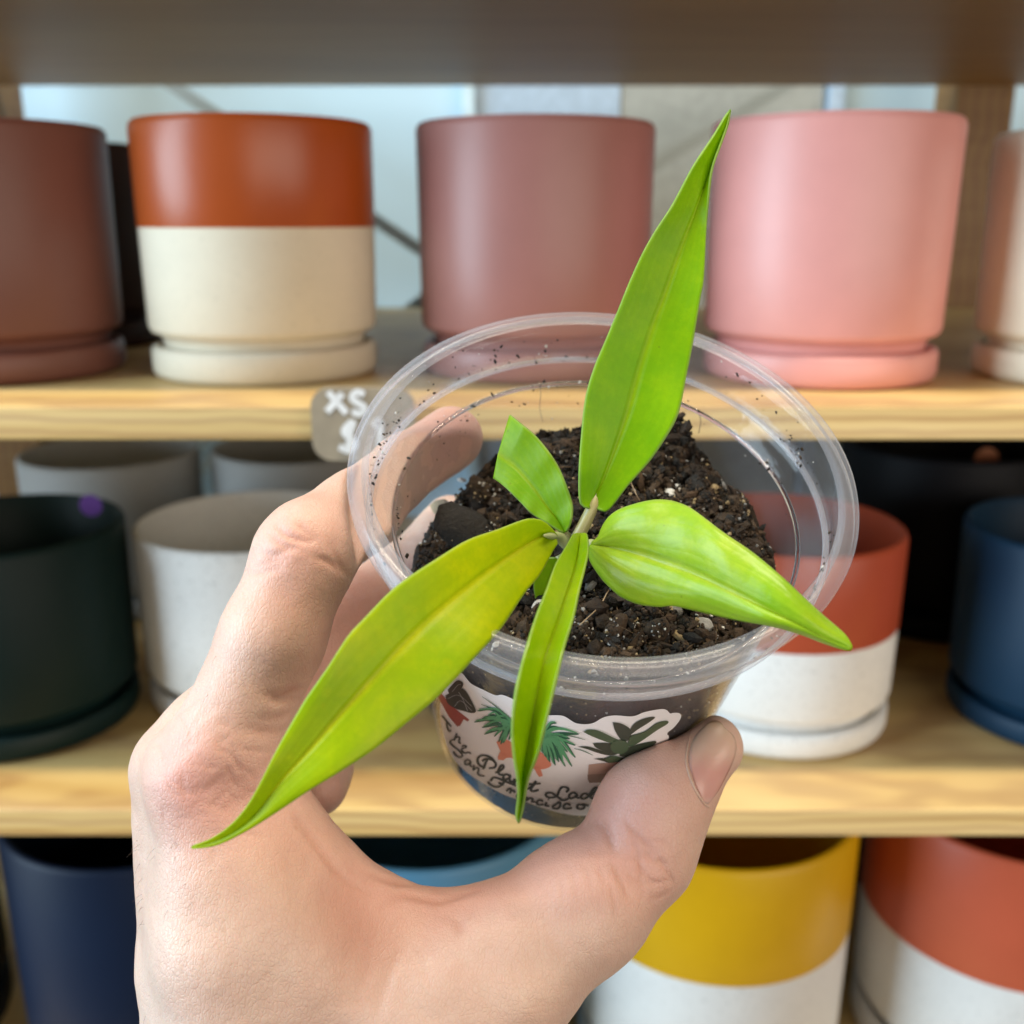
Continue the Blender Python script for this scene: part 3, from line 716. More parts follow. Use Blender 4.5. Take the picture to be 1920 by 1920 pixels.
for i in range(30):
    a_ = RNG.uniform(math.pi * .2, math.pi * .8); h = RNG.uniform(.006, .011)
    sp.add(cup_pt(a_, h, .0436), RNG.uniform(.0001, .0003), int(RNG.choice([1, 4, 2])), (RNG.uniform(1, 2), 1, .8))
fb_v, fb_f = [], []
for i in range(170):
    r = math.sqrt(RNG.uniform(0, 1)) * .94; a_ = RNG.uniform(0, 6.28)
    p, h = soil_pt(r * math.cos(a_), r * math.sin(a_), lift=.0006); d = RNG.normal(size=3); d -= (d @ CN) * CN * .8; d /= np.linalg.norm(d)
    L_ = RNG.uniform(.0015, .006); k1 = RNG.normal(size=3) * L_ * .18
    Q = catmull(np.array([p - d * L_ / 2, p + k1 * .5 + CN * L_ * .10, p + d * L_ / 2 + k1]), 8); tv, tf = tube(W(Q), [RNG.uniform(.00004, .00009)] * 8, 5); o_ = len(fb_v)
    fb_v += tv; fb_f += [tuple(x + o_ for x in q) for q in tf]
fo = mesh_obj('peat_fibres', fb_v, fb_f, mat_plain('peat_fibre', (.14, .085, .045), .7), soil); fo['kind'] = 'stuff'
so = sp.build('soil_specks', soil, CH_M); so['kind'] = 'stuff'
# fine roots
M_ROOT = mat_plain('root_fibre', (.36, .25, .15), .6)
def root(pts, r=.00013):
    Q = catmull(np.array([at(*p) for p in pts]), 30); v, f = tube(W(Q), [r] * 30, 6); return mesh_obj('root_fibre', v, f, M_ROOT, soil)
d0 = soil_at(1125, 1120, .0018)
root([(1141, 1106, soil_at(1141, 1106, .002)), (1125, 1135, soil_at(1125, 1135, .0025)), (1100, 1160, soil_at(1100, 1160, .0022)), (1076, 1182, soil_at(1076, 1182, .0015))])
root([(1310, 812, soil_at(1310, 812, .003)), (1314, 790, soil_at(1316, 800, .004) - .004), (1309, 770, soil_at(1316, 806, .004) - .008)], .0001)
root([(1018, 792, .2335), (1012, 765, .2335), (1014, 735, .230), (1010, 715, .229)], .00009)
root([(1183, 905, soil_at(1183, 905, .003)), (1192, 925, soil_at(1192, 925, .003)), (1199, 938, soil_at(1199, 938, .002))], .0001)

# ------------------------------------------------------------------ plant
plant = empty('seedling', tuple(W(CC - CN * .030)))
tag(plant, 'lime green seedling with long pointed leaves growing from the soil in the cup', 'plant')
def mat_leaf(name, c0, c1, veins=.25, rough=.32, bumpy=.25, yel=.4, sheen=0):
    t = NT(name); tc = t.n('ShaderNodeTexCoord'); uv = tc.outputs['UV']
    sep = t.n('ShaderNodeSeparateXYZ'); t.l(uv, sep.inputs[0])
    au = t.math('ABSOLUTE', sep.outputs[0]); sv = sep.outputs[1]
    v = t.coord('Object')
    n = t.noise(70, 4, .6, v); nf = t.noise(900, 3, .6, v)
    # side veins run forward from the midrib
    ph = t.math('SUBTRACT', t.math('MULTIPLY', au, 15.0), t.math('MULTIPLY', sv, 7.0))
    ph = t.math('ADD', ph, t.math('MULTIPLY', t.noise(60, 2, .5, v), 2.5))
    vein = t.math('ABSOLUTE', t.math('SINE', ph))
    cells = t.n('ShaderNodeTexVoronoi', feature='DISTANCE_TO_EDGE'); cells.inputs['Scale'].default_value = 420; t.l(v, cells.inputs['Vector'])
    cel = t.ramp(cells.outputs[0], [(0, (0, 0, 0)), (.25, (1, 1, 1))])
    mid = t.ramp(au, [(0, (1, 1, 1)), (.05, (.75, .75, .75)), (.13, (0, 0, 0))])
    edge = t.ramp(au, [(.955, (0, 0, 0)), (1.0, (1, 1, 1))])
    along = t.ramp(sv, [(0, (0, 0, 0)), (1, (1, 1, 1))])
    col = t.mix(t.ramp(n, [(.35, (0, 0, 0)), (.68, (1, 1, 1))]), c0, c1)
    yl = (min(1, c1[0] * 1.55 + .02), c1[1] * 1.10, c1[2] * .9)
    col = t.mix(t.math('MULTIPLY', t.ramp(t.noise(26, 3, .6, v), [(.45, (0, 0, 0)), (.7, (1, 1, 1))]), yel), col, yl)
    col = t.mix(t.math('MULTIPLY', t.math('POWER', vein, 5.0), veins * .5), col, tuple(x * .8 for x in c0))
    col = t.mix(t.math('MULTIPLY', mid, .38), col, (c1[0] * 1.5 + .03, c1[1] * 1.08, c1[2] + .01))
    col = t.mix(t.math('MULTIPLY', edge, .55), col, (.42, .50, .20))
    mott = t.noise(330, 5, .75, v)
    col = t.mix(t.math('MULTIPLY', t.ramp(mott, [(.38, (1, 1, 1)), (.60, (0, 0, 0))]), .30), col, (c0[0] * .78, c0[1] * .88, c0[2]))
    col = t.mix(t.math('MULTIPLY', t.ramp(mott, [(.56, (0, 0, 0)), (.72, (1, 1, 1))]), .30), col, (c1[0] * 1.22, c1[1] * 1.06, c1[2]))
    blem = t.ramp(t.noise(230, 3, .7, v), [(.64, (0, 0, 0)), (.72, (1, 1, 1))])
    col = t.mix(t.math('MULTIPLY', blem, .22), col, (c1[0] * 1.25, c1[1] * .95, c1[2]))
    spk = t.n('ShaderNodeTexVoronoi'); spk.inputs['Scale'].default_value = 210; t.l(v, spk.inputs['Vector'])
    col = t.mix(t.math('MULTIPLY', t.ramp(spk.outputs['Distance'], [(.03, (1, 1, 1)), (.06, (0, 0, 0))]), .35), col, (.16, .17, .02))
    col = t.mix(t.math('MULTIPLY', t.ramp(nf, [(.35, (1, 1, 1)), (.6, (0, 0, 0))]), .10), col, tuple(x * .7 for x in c0))
    h = t.math('ADD', t.math('MULTIPLY', vein, bumpy), t.math('MULTIPLY', cel, .5 * bumpy))
    h = t.math('SUBTRACT', h, t.math('MULTIPLY', mid, .8))
    nor = t.bump(h, .30, .0006, t.bump(nf, .06, .0002))
    p = t.pbsdf(col, rough, nor, Specular_IOR_Level=.30, Coat_Weight=sheen, Coat_Roughness=.22)
    tl = t.n('ShaderNodeBsdfTranslucent'); t.l(t.mix(1.0, col, (1.0, .96, .35), 'MULTIPLY'), tl.inputs[0])
    mx = t.n('ShaderNodeMixShader'); mx.inputs[0].default_value = .42
    t.l(p.outputs[0], mx.inputs[1]); t.l(tl.outputs[0], mx.inputs[2])
    return t.done(mx)
M_L1 = mat_leaf('leaf_green_tall', (.21, .49, .000), (.30, .57, .000), .15, .42, .06, .35)
M_L2 = mat_leaf('leaf_lime', (.37, .56, .000), (.51, .64, .000), .12, .44, .06, .6)
M_L3 = mat_leaf('leaf_folded', (.24, .46, .000), (.35, .54, .001), .1, .26, .04, .35, .3)
M_L4 = mat_leaf('leaf_quilted', (.33, .60, .012), (.46, .68, .045), .15, .32, .24, .5, .25)
M_L5 = mat_leaf('leaf_cut', (.20, .43, .003), (.30, .50, .006), .3, .44, .10, .45)
def leaf(L, Mid, Rr, depth, fold, mat, name='leaf', label=None, n=90, m=12, wave=0.0, curl=0.0, th=.00042, seed=0, bulge=0.0):
    L, Mi, R_ = catmull(L, n), catmull(Mid, n), catmull(Rr, n)
    s01 = np.linspace(0, 1, n); ds = np.linspace(0, 1, len(depth))
    dd = catmull(np.stack([ds, depth], 1), 300); dm = np.interp(s01, dd[:, 0], dd[:, 1])
    V, UV = [], []
    fl = fold if isinstance(fold, (tuple, list)) else (fold, fold)
    for i in range(n):
        taper = min(1, 2.2 * math.sin(math.pi * min(1, s01[i] * .97 + .03)) ** .8)
        for j in range(-m, m + 1):
            u_ = abs(j) / m; E_ = L[i] if j < 0 else R_[i]; fo = fl[0] if j < 0 else fl[1]
            p = Mi[i] + (E_ - Mi[i]) * u_
            d = dm[i] - fo * taper * (u_ ** 1.25) + curl * taper * u_ ** 4 - bulge * taper * math.sin(math.pi * u_)
            d += wave * taper * u_ * mnoise.noise(Vector((s01[i] * 5, (j > 0) * 7.0, seed)))
            d += .00035 * (1 - min(1, u_ / .10)) ** 2 * (1 - s01[i])
            V.append(W(at(p[0], p[1], d))); UV.append((j / m, s01[i]))
    k = 2 * m + 1; Fc = [(i * k + j, i * k + j + 1, (i + 1) * k + j + 1, (i + 1) * k + j) for i in range(n - 1) for j in range(k - 1)]
    o = mesh_obj(name, V, Fc, mat, plant, uvs=UV)
    md = o.modifiers.new('thickness', 'SOLIDIFY'); md.thickness = th; md.offset = 0
    if label: o['label'] = label
    return o
# tallest leaf
leaf([(1104, 953), (1096, 951), (1087, 938), (1086, 885), (1090, 820), (1098, 747), (1114, 690), (1137, 635), (1160, 580), (1180, 530), (1204, 477), (1229, 433), (1261, 384), (1298, 315), (1338, 254), (1359, 219), (1369, 206)],
     [(1111, 951), (1116, 929), (1130, 900), (1153, 843), (1179, 768), (1200, 690), (1226, 607), (1246, 555), (1278, 465), (1312, 375), (1342, 292), (1369, 206)],
     [(1118, 953), (1138, 959), (1160, 934), (1179, 909), (1218, 865), (1249, 820), (1268, 786), (1278, 753), (1287, 706), (1299, 646), (1313, 560), (1320, 520), (1326, 404), (1334, 323), (1350, 274), (1364, 236), (1370, 206)],
     [.1865, .1880, .1900, .1910, .1925], (.0030, .0016), M_L1, label='tallest leaf, upright and pointed, in front of the pink pot', wave=.0015, seed=1)
# long lower left leaf
leaf([(1045, 1004), (1036, 992), (1022, 979), (1008, 973), (984, 974), (932, 993), (880, 1011), (826, 1043), (744, 1098), (684, 1158), (656, 1188), (634, 1220), (616, 1248), (583, 1296), (568, 1319), (521, 1402), (481, 1481), (455, 1522), (426, 1552), (392, 1574), (360, 1587)],
     [(1043, 1007), (1020, 1003), (984, 1022), (932, 1058), (880, 1098), (820, 1148), (760, 1205), (700, 1270), (640, 1338), (580, 1408), (520, 1472), (482, 1522), (447, 1553), (408, 1575), (360, 1588)],
     [(1042, 1012), (1046, 1018), (1039, 1028), (1010, 1080), (984, 1111), (953, 1158), (932, 1187), (880, 1244), (864, 1262), (812, 1314), (760, 1357), (732, 1380), (695, 1409), (632, 1450), (582, 1480), (520, 1521), (470, 1552), (420, 1578), (390, 1587), (361, 1590)],
     [.1840, .1640, .1545, .1530, .1560], (.0022, .0012), M_L2, label='longest leaf, reaching down left over the rim and the knuckle', wave=.0016, curl=.0008, seed=2)
# narrow folded front leaf
leaf([(1080, 1000), (1073, 1003), (1062, 1023), (1041, 1059), (1026, 1101), (1007, 1150), (991, 1200), (976, 1255), (965, 1306), (960, 1368), (964, 1420), (970, 1456), (972, 1493), (968, 1527), (971, 1542)],
     [(1088, 1001), (1085, 1030), (1078, 1072), (1062, 1120), (1047, 1166), (1024, 1229), (1014, 1268), (1004, 1318), (995, 1368), (983, 1431), (978, 1472), (976, 1510), (972, 1542)],
     [(1096, 1000), (1101, 1002), (1103, 1033), (1096, 1067), (1086, 1106), (1075, 1158), (1058, 1214), (1041, 1285), (1024, 1354), (1010, 1410), (991, 1458), (984, 1493), (979, 1522), (974, 1543)],
     [.1840, .1640, .1540, .1545, .1600], (.0030, .0022), M_L3, label='narrow folded leaf hanging over the front of the cup', wave=.0006, seed=3)
# broad right leaf
leaf([(1112, 1015), (1122, 1008), (1130, 988), (1142, 970), (1161, 956), (1192, 945), (1226, 938), (1257, 939), (1286, 948), (1309, 962), (1361, 1002), (1413, 1038), (1465, 1082), (1504, 1119), (1543, 1155), (1582, 1189), (1597, 1212)],
     [(1108, 1022), (1135, 1024), (1190, 1036), (1250, 1056), (1310, 1080), (1370, 1108), (1430, 1138), (1490, 1168), (1545, 1195), (1597, 1216)],
     [(1105, 1027), (1104, 1037), (1109, 1055), (1130, 1086), (1153, 1109), (1166, 1119), (1197, 1132), (1236, 1137), (1262, 1135), (1296, 1142), (1374, 1160), (1452, 1174), (1504, 1189), (1543, 1204), (1580, 1216), (1596, 1218)],
     [.1850, .1755, .1660, .1600, .1585], (-.0015, -.0032), M_L4, label='broad glossy quilted leaf reaching right over the rim', wave=.002, seed=4, bulge=.0012)
# cut leaf
leaf([(1056, 998), (1047, 994), (1026, 981), (997, 963), (971, 937), (945, 912), (926, 897)],
     [(1059, 999), (1045, 975), (1026, 951), (1005, 922), (984, 895), (962, 872), (934, 852)],
     [(1062, 996), (1070, 980), (1073, 947), (1062, 911), (1047, 875), (1026, 843), (1002, 815), (979, 796), (957, 778)],
     [.1880, .1888, .1905, .1930], (.0012, .0022), M_L5, label='short leaf with its end cut straight across', wave=.0008, seed=5)
# small hidden leaf
leaf([(1040, 1046), (1026, 1048), (1010, 1067), (1001, 1091), (1003, 1119), (1008, 1140), (1014, 1162)],
     [(1044, 1048), (1036, 1068), (1028, 1092), (1022, 1118), (1018, 1142), (1015, 1162)],
     [(1050, 1050), (1056, 1066), (1052, 1092), (1042, 1118), (1028, 1144), (1016, 1162)],
     [.1900, .1925, .1950, .1965], .001, M_L5, label='small leaf tucked under the folded front leaf', seed=6)
M_STEM = mat_plain('stem_skin', (.36, .40, .20), .4); M_PET = mat_plain('petiole_skin', (.33, .30, .13), .4)
def stem(name, pts, rad, mat, label=None):
    Q = catmull(np.array([at(*p) for p in pts]), 26); v, f = tube(W(Q), np.interp(np.linspace(0, 1, 26), np.linspace(0, 1, len(rad)), rad), 14)
    o = mesh_obj(name, v, f, mat, plant)
    if label: o['label'] = label
    return o
stem('stem', [(1098, 1066, .2190), (1088, 1045, .205), (1074, 1026, .1935), (1082, 1008, .1880), (1091, 990, .1873)], [.0022, .0019, .0018, .0013, .0011], M_STEM)
stem('petiole', [(1084, 1006, .1872), (1098, 978, .1868), (1112, 948, .1867), (1120, 918, .1876)], [.0012, .0012, .0011, .0003], M_PET)
stem('petiole', [(1070, 1022, .1905), (1052, 1010, .1878), (1042, 1006, .1850), (1020, 1004, .1790)], [.0015, .0010, .0008, .0002], M_STEM)
stem('petiole', [(1072, 1018, .1900), (1064, 1006, .1888), (1058, 997, .1886), (1044, 974, .1890)], [.0011, .0008, .0006, .0002], M_PET)
stem('petiole', [(1088, 1022, .1905), (1102, 1022, .1880), (1112, 1021, .1858), (1140, 1026, .1830)], [.0013, .0011, .0009, .0002], M_STEM)
stem('petiole', [(1082, 1030, .1930), (1060, 1042, .1915), (1044, 1048, .1900)], [.0011, .0008, .0005], M_STEM)

# ------------------------------------------------------------------ hand
import openvdb as vdb
VOX = .0005
LO = np.array([-.088, -.118, .160]); HI = np.array([.054, .034, .268])
DIM = np.ceil((HI - LO) / VOX).astype(int)
SDF = np.full(DIM, .02, dtype=np.float32)
AX = [LO[k] + VOX * np.arange(DIM[k]) for k in range(3)]
def block(lo, hi):
    i0 = np.maximum(0, np.floor((lo - LO) / VOX).astype(int)); i1 = np.minimum(DIM, np.ceil((hi - LO) / VOX).astype(int) + 1)
    sl = tuple(slice(a_, b_) for a_, b_ in zip(i0, i1))
    return sl, (AX[0][sl[0]][:, None, None], AX[1][sl[1]][None, :, None], AX[2][sl[2]][None, None, :])
def seg_sdf(X, a_, b_, ra, rb):
    ab = b_ - a_; L2 = float(ab @ ab) + 1e-12
    t = np.clip(((X[0] - a_[0]) * ab[0] + (X[1] - a_[1]) * ab[1] + (X[2] - a_[2]) * ab[2]) / L2, 0, 1)
    return np.sqrt((X[0] - a_[0] - t * ab[0]) ** 2 + (X[1] - a_[1] - t * ab[1]) ** 2 + (X[2] - a_[2] - t * ab[2]) ** 2) - (ra + (rb - ra) * t)
def smin(a_, b_, k):
    h = np.clip(.5 + .5 * (b_ - a_) / k, 0, 1); return b_ + (a_ - b_) * h - k * h * (1 - h)
def chain(nodes, field=None, k=.004, kin=.003):
    """one limb: rounded cones joined smoothly, returned as a field of its own, merged into SDF with blend k"""
    P = [at(*n_[:3]) for n_ in nodes]; Rr = [n_[3] for n_ in nodes]
    pad = max(Rr) + .016
    lo = np.min(P, axis=0) - pad; hi = np.max(P, axis=0) + pad
    sl, X = block(lo, hi); d = None
    for a_, b_, ra, rb in zip(P[:-1], P[1:], Rr[:-1], Rr[1:]):
        q = seg_sdf(X, a_, b_, ra, rb); d = q if d is None else smin(d, q, kin)
    SDF[sl] = smin(SDF[sl], d.astype(np.float32), k)
# knuckle row and back of the hand
chain([(394, 1458, .1865, .0103), (458, 1760, .188, .0146), (525, 2160, .190, .0205)], k=.006)
chain([(346, 1442, .1985, .0098), (410, 1800, .202, .0150), (482, 2160, .204, .021)], k=.008)
chain([(365, 1475, .212, .0098), (450, 1800, .216, .0140), (500, 2160, .214, .020)], k=.010)
chain([(400, 1500, .226, .0095), (470, 1800, .226, .0130), (520, 2160, .222, .018)], k=.010)
# thumb
chain([(600, 2170, .191, .021), (770, 1968, .192, .0155), (942, 1812, .193, .0142), (1092, 1696, .197, .0122), (1200, 1597, .2010, .0100), (1216, 1532, .2022, .0102), (1240, 1484, .2027, .0096), (1331, 1402, .2048, .0066)], k=.007, kin=.004)
# web between thumb and first finger
chain([(470, 1740, .189, .0138), (700, 1850, .191, .0120), (900, 1840, .193, .0105)], k=.010)
chain([(480, 1610, .1885, .0100), (640, 1780, .190, .0110), (800, 1910, .191, .0135)], k=.010)
chain([(470, 1480, .1885, .0082), (598, 1634, .1905, .0064), (715, 1712, .1925, .0056), (850, 1752, .194, .0058)], k=.006)
chain([(500, 1540, .200, .0085), (680, 1790, .205, .0075), (880, 1890, .204, .0085)], k=.006)
# first finger
chain([(390, 1450, .1862, .0106), (430, 1385, .1848, .0096), (512, 1192, .1850, .0092), (568, 1050, .1872, .0089), (582, 1024, .1885, .0086), (668, 962, .2000, .0081), (768, 884, .2170, .0079), (846, 822, .2325, .0073)], k=.005, kin=.0025)
# middle, ring and little finger, curled round the far side of the cup
chain([(346, 1442, .1985, .0100), (404, 1382, .1995, .0095), (498, 1278, .2050, .0093), (590, 1188, .2150, .0090), (640, 1160, .2210, .0086), (755, 1092, .2370, .0080), (846, 985, .2530, .0074)], k=.0015, kin=.004)
chain([(350, 1470, .2125, .0100), (470, 1370, .2180, .0095), (600, 1290, .2290, .0087), (740, 1235, .2480, .0078), (850, 1180, .2620, .0068)], k=.0015, kin=.004)
chain([(400, 1500, .2260, .0090), (510, 1440, .2320, .0085), (580, 1400, .2360, .0075), (600, 1440, .2330, .0068), (598, 1478, .2280, .0060)], k=.0015, kin=.004)
# nothing of the hand may enter the cup: press it flat against the wall
sl, X = block(LO, HI)
h_ = CC @ CN - (X[0] * CN[0] + X[1] * CN[1] + X[2] * CN[2])
rad = np.sqrt(np.maximum(0, (X[0] - CC[0]) ** 2 + (X[1] - CC[1]) ** 2 + (X[2] - CC[2]) ** 2 - h_ ** 2))
rp = np.where(h_ < .0118, .0478, np.where(h_ < .0135, .0442 - (h_ - .0118) * 2.6, R0 + KC * (h_ - H0)))
dc = np.maximum(np.maximum(rad - rp, h_ - .0871), -.0015 - h_) - .00015
SDF = -smin(-SDF, dc.astype(np.float32), .0012)
del h_, rad, rp, dc, X
grid = vdb.FloatGrid(); grid.copyFromArray(SDF)
pts, tris, quads = grid.convertToPolygons(isovalue=0.0, adaptivity=0.0)
HV = LO + np.asarray(pts, float) * VOX
HF = [tuple(q[::-1]) for q in np.asarray(quads)] + [tuple(q[::-1]) for q in np.asarray(tris)]
del SDF, grid
# gentle smoothing
E_ = np.vstack([np.asarray(quads)[:, [0, 1]], np.asarray(quads)[:, [1, 2]], np.asarray(quads)[:, [2, 3]], np.asarray(quads)[:, [3, 0]]]).astype(np.int64)
deg = np.bincount(E_.ravel(), minlength=len(HV)).astype(float)
def lap(Q):
    S = np.zeros_like(Q)
    for k in range(3):
        S[:, k] = np.bincount(E_[:, 0], weights=Q[E_[:, 1], k], minlength=len(Q)) + np.bincount(E_[:, 1], weights=Q[E_[:, 0], k], minlength=len(Q))
    return S / np.maximum(deg, 1)[:, None]
for it in range(6):
    HV = HV + .55 * (lap(HV) - HV)
# forms: knuckle hollows, tendons, creases - moved along the normal
def normals(Vv):
    q = np.asarray(quads).astype(np.int64); n_ = np.cross(Vv[q[:, 2]] - Vv[q[:, 0]], Vv[q[:, 3]] - Vv[q[:, 1]])
    N = np.zeros_like(Vv)
    for c in range(4):
        for k in range(3): N[:, k] += np.bincount(q[:, c], weights=n_[:, k], minlength=len(Vv))
    return N / (np.linalg.norm(N, axis=1)[:, None] + 1e-12)
HN = normals(HV)
_bv = BVHTree.FromPolygons([Vector(p) for p in HV], HF)
def on_hand(px, py):
    d = Vector(ray(px, py)).normalized(); hit = _bv.ray_cast(Vector((0, 0, 0)), d)
    return (np.array(hit[0]), np.array(hit[1])) if hit[0] is not None else (None, None)
if np.mean(np.sum(HN * HV, 1)) > 0 and on_hand(700, 1800)[1] is not None:
    pass
if on_hand(700, 1800)[1] is not None:
    hp = on_hand(700, 1800)[0]; j = int(np.argmin(((HV - hp) ** 2).sum(1)))
    if HN[j] @ hp > 0: HN = -HN; FLIP = True
    else: FLIP = False
CREASE = np.zeros(len(HV)); REDN = np.zeros(len(HV))
def crease(pts, depth, width):
    Q = catmull(np.array(pts, float), max(6, int(np.linalg.norm(np.diff(np.array(pts, float), axis=0), axis=1).sum() / 4)))
    H = [on_hand(*q)[0] for q in Q]; H = np.array([h for h in H if h is not None])
    if len(H) < 2: return
    lo, hi = H.min(0) - width * 4, H.max(0) + width * 4
    idx = np.where(np.all((HV > lo) & (HV < hi), axis=1))[0]
    if len(idx) == 0: return
    d2 = np.full(len(idx), 1.0); fade = np.zeros(len(idx))
    s_along = np.sin(np.pi * np.clip(np.linspace(.08, .92, len(H)), 0, 1))
    for h, fa in zip(H, s_along):
        e = ((HV[idx] - h) ** 2).sum(1); m_ = e < d2; d2[m_] = e[m_]; fade[m_] = fa
    g = np.exp(-d2 / width ** 2) * fade
    CREASE[idx] = np.maximum(CREASE[idx], g * min(1, abs(depth) / .0004)) if depth > 0 else CREASE[idx]
    HV[idx] -= HN[idx] * (depth * g)[:, None]
def red(px, py, rad_, amt):
    h = on_hand(px, py)[0]
    if h is None: return
    REDN[:] += amt * np.exp(-((HV - h) ** 2).sum(1) / rad_ ** 2)
# thumb joint
crease([(1106, 1543), (1125, 1545), (1140, 1565), (1152, 1600)], .0006, .0009)
crease([(1172, 1540), (1192, 1563), (1212, 1582), (1225, 1598)], .00040, .0006)
for pts, dp in (([(1150, 1620), (1165, 1655), (1180, 1690)], .00035), ([(1205, 1590), (1225, 1612), (1250, 1620)], .0003), ([(1190, 1600), (1210, 1640), (1240, 1665)], .00028), ([(1185, 1560), (1200, 1620), (1205, 1680)], .00025),
                ([(1230, 1600), (1255, 1640), (1265, 1660)], .00025), ([(1170, 1640), (1215, 1655), (1262, 1650)], .00022), ([(1165, 1610), (1200, 1610), (1240, 1590)], .00022), ([(1210, 1580), (1235, 1575), (1262, 1588)], .0002),
                ([(1140, 1650), (1150, 1690), (1152, 1715)], .0002), ([(1215, 1690), (1240, 1680), (1262, 1668)], .0002)):
    crease(pts, dp * .95, .00050)
for x in range(0, 5): crease([(1040 + x * 26, 1625 + x * -4), (1052 + x * 26, 1655 - x * 4), (1056 + x * 26, 1690 - x * 6)], .00012, .0005)
# first finger middle joint
for pts, dp in (([(515, 985), (540, 1005), (575, 1015), (590, 1010)], .0004), ([(505, 1000), (530, 1022), (565, 1030)], .0003), ([(487, 1035), (510, 1040), (545, 1030)], .0003), ([(478, 1060), (510, 1052), (540, 1045)], .00028), ([(560, 975), (566, 990), (582, 1005)], .00025),
                ([(640, 1075), (620, 1055), (590, 1045)], .0004), ([(655, 1082), (640, 1060), (625, 1030)], .0003), ([(465, 1075), (500, 1070), (535, 1060)], .00025)):
    crease(pts, dp * 1.3, .0007)
# base of first finger and web
for pts, dp in (([(565, 1310), (530, 1312), (490, 1300)], .00055), ([(575, 1290), (540, 1300), (515, 1318)], .0004), ([(540, 1370), (500, 1372), (455, 1366)], .0003), ([(556, 1330), (520, 1345), (480, 1350)], .00025), ([(505, 1480), (470, 1500), (430, 1500)], .0002),
                ([(545, 1518), (600, 1590), (640, 1625)], .0003), ([(690, 1640), (745, 1655), (798, 1660)], .0005), ([(720, 1700), (760, 1680), (830, 1690), (900, 1670)], .0004), ([(760, 1760), (730, 1830), (705, 1910)], .00025), ([(700, 1760), (690, 1820), (660, 1880)], .0002), ([(850, 1720), (862, 1745), (855, 1760)], .0003),
                ([(560, 1540), (640, 1640), (720, 1690)], .0004)):
    crease(pts, dp, .0010)
# network of lines over the big knuckle
for i in range(46):
    x = RNG.uniform(285, 450); y = RNG.uniform(1320, 1570); a_ = RNG.choice([.35, -.6, 1.1]) + RNG.normal() * .2; l_ = RNG.uniform(30, 70)
    crease([(x, y), (x + math.cos(a_) * l_ / 2 + RNG.normal() * 3, y + math.sin(a_) * l_ / 2), (x + math.cos(a_) * l_, y + math.sin(a_) * l_)], RNG.uniform(.00008, .00017), .00042)
# soft relief: tendon, hollow beside the thumb bone, swelling over knuckle
crease([(440, 1560), (520, 1700), (600, 1900)], -.0007, .006)
crease([(600, 1640), (680, 1760), (690, 1900)], .0010, .006)
crease([(860, 1720), (840, 1800), (800, 1900)], -.0010, .006)
crease([(350, 1400), (365, 1440), (375, 1480)], -.0007, .006)
for px_, py_, rr_, am in ((345, 1430, .011, .6), (360, 1510, .010, .4), (540, 1040, .008, .35), (1300, 1440, .010, .35), (1160, 1500, .010, .75), (1100, 1640, .010, .25), (700, 1680, .012, .55), (880, 1680, .012, .55), (1220, 1640, .008, .45), (560, 1340, .012, .55), (600, 1200, .012, .55), (680, 1150, .02, .9), (850, 820, .012, .9), (640, 1010, .012, .4), (590, 1490, .01, .6), (1040, 1600, .012, .45), (520, 1480, .012, .4)):
    red(px_, py_, rr_, am)
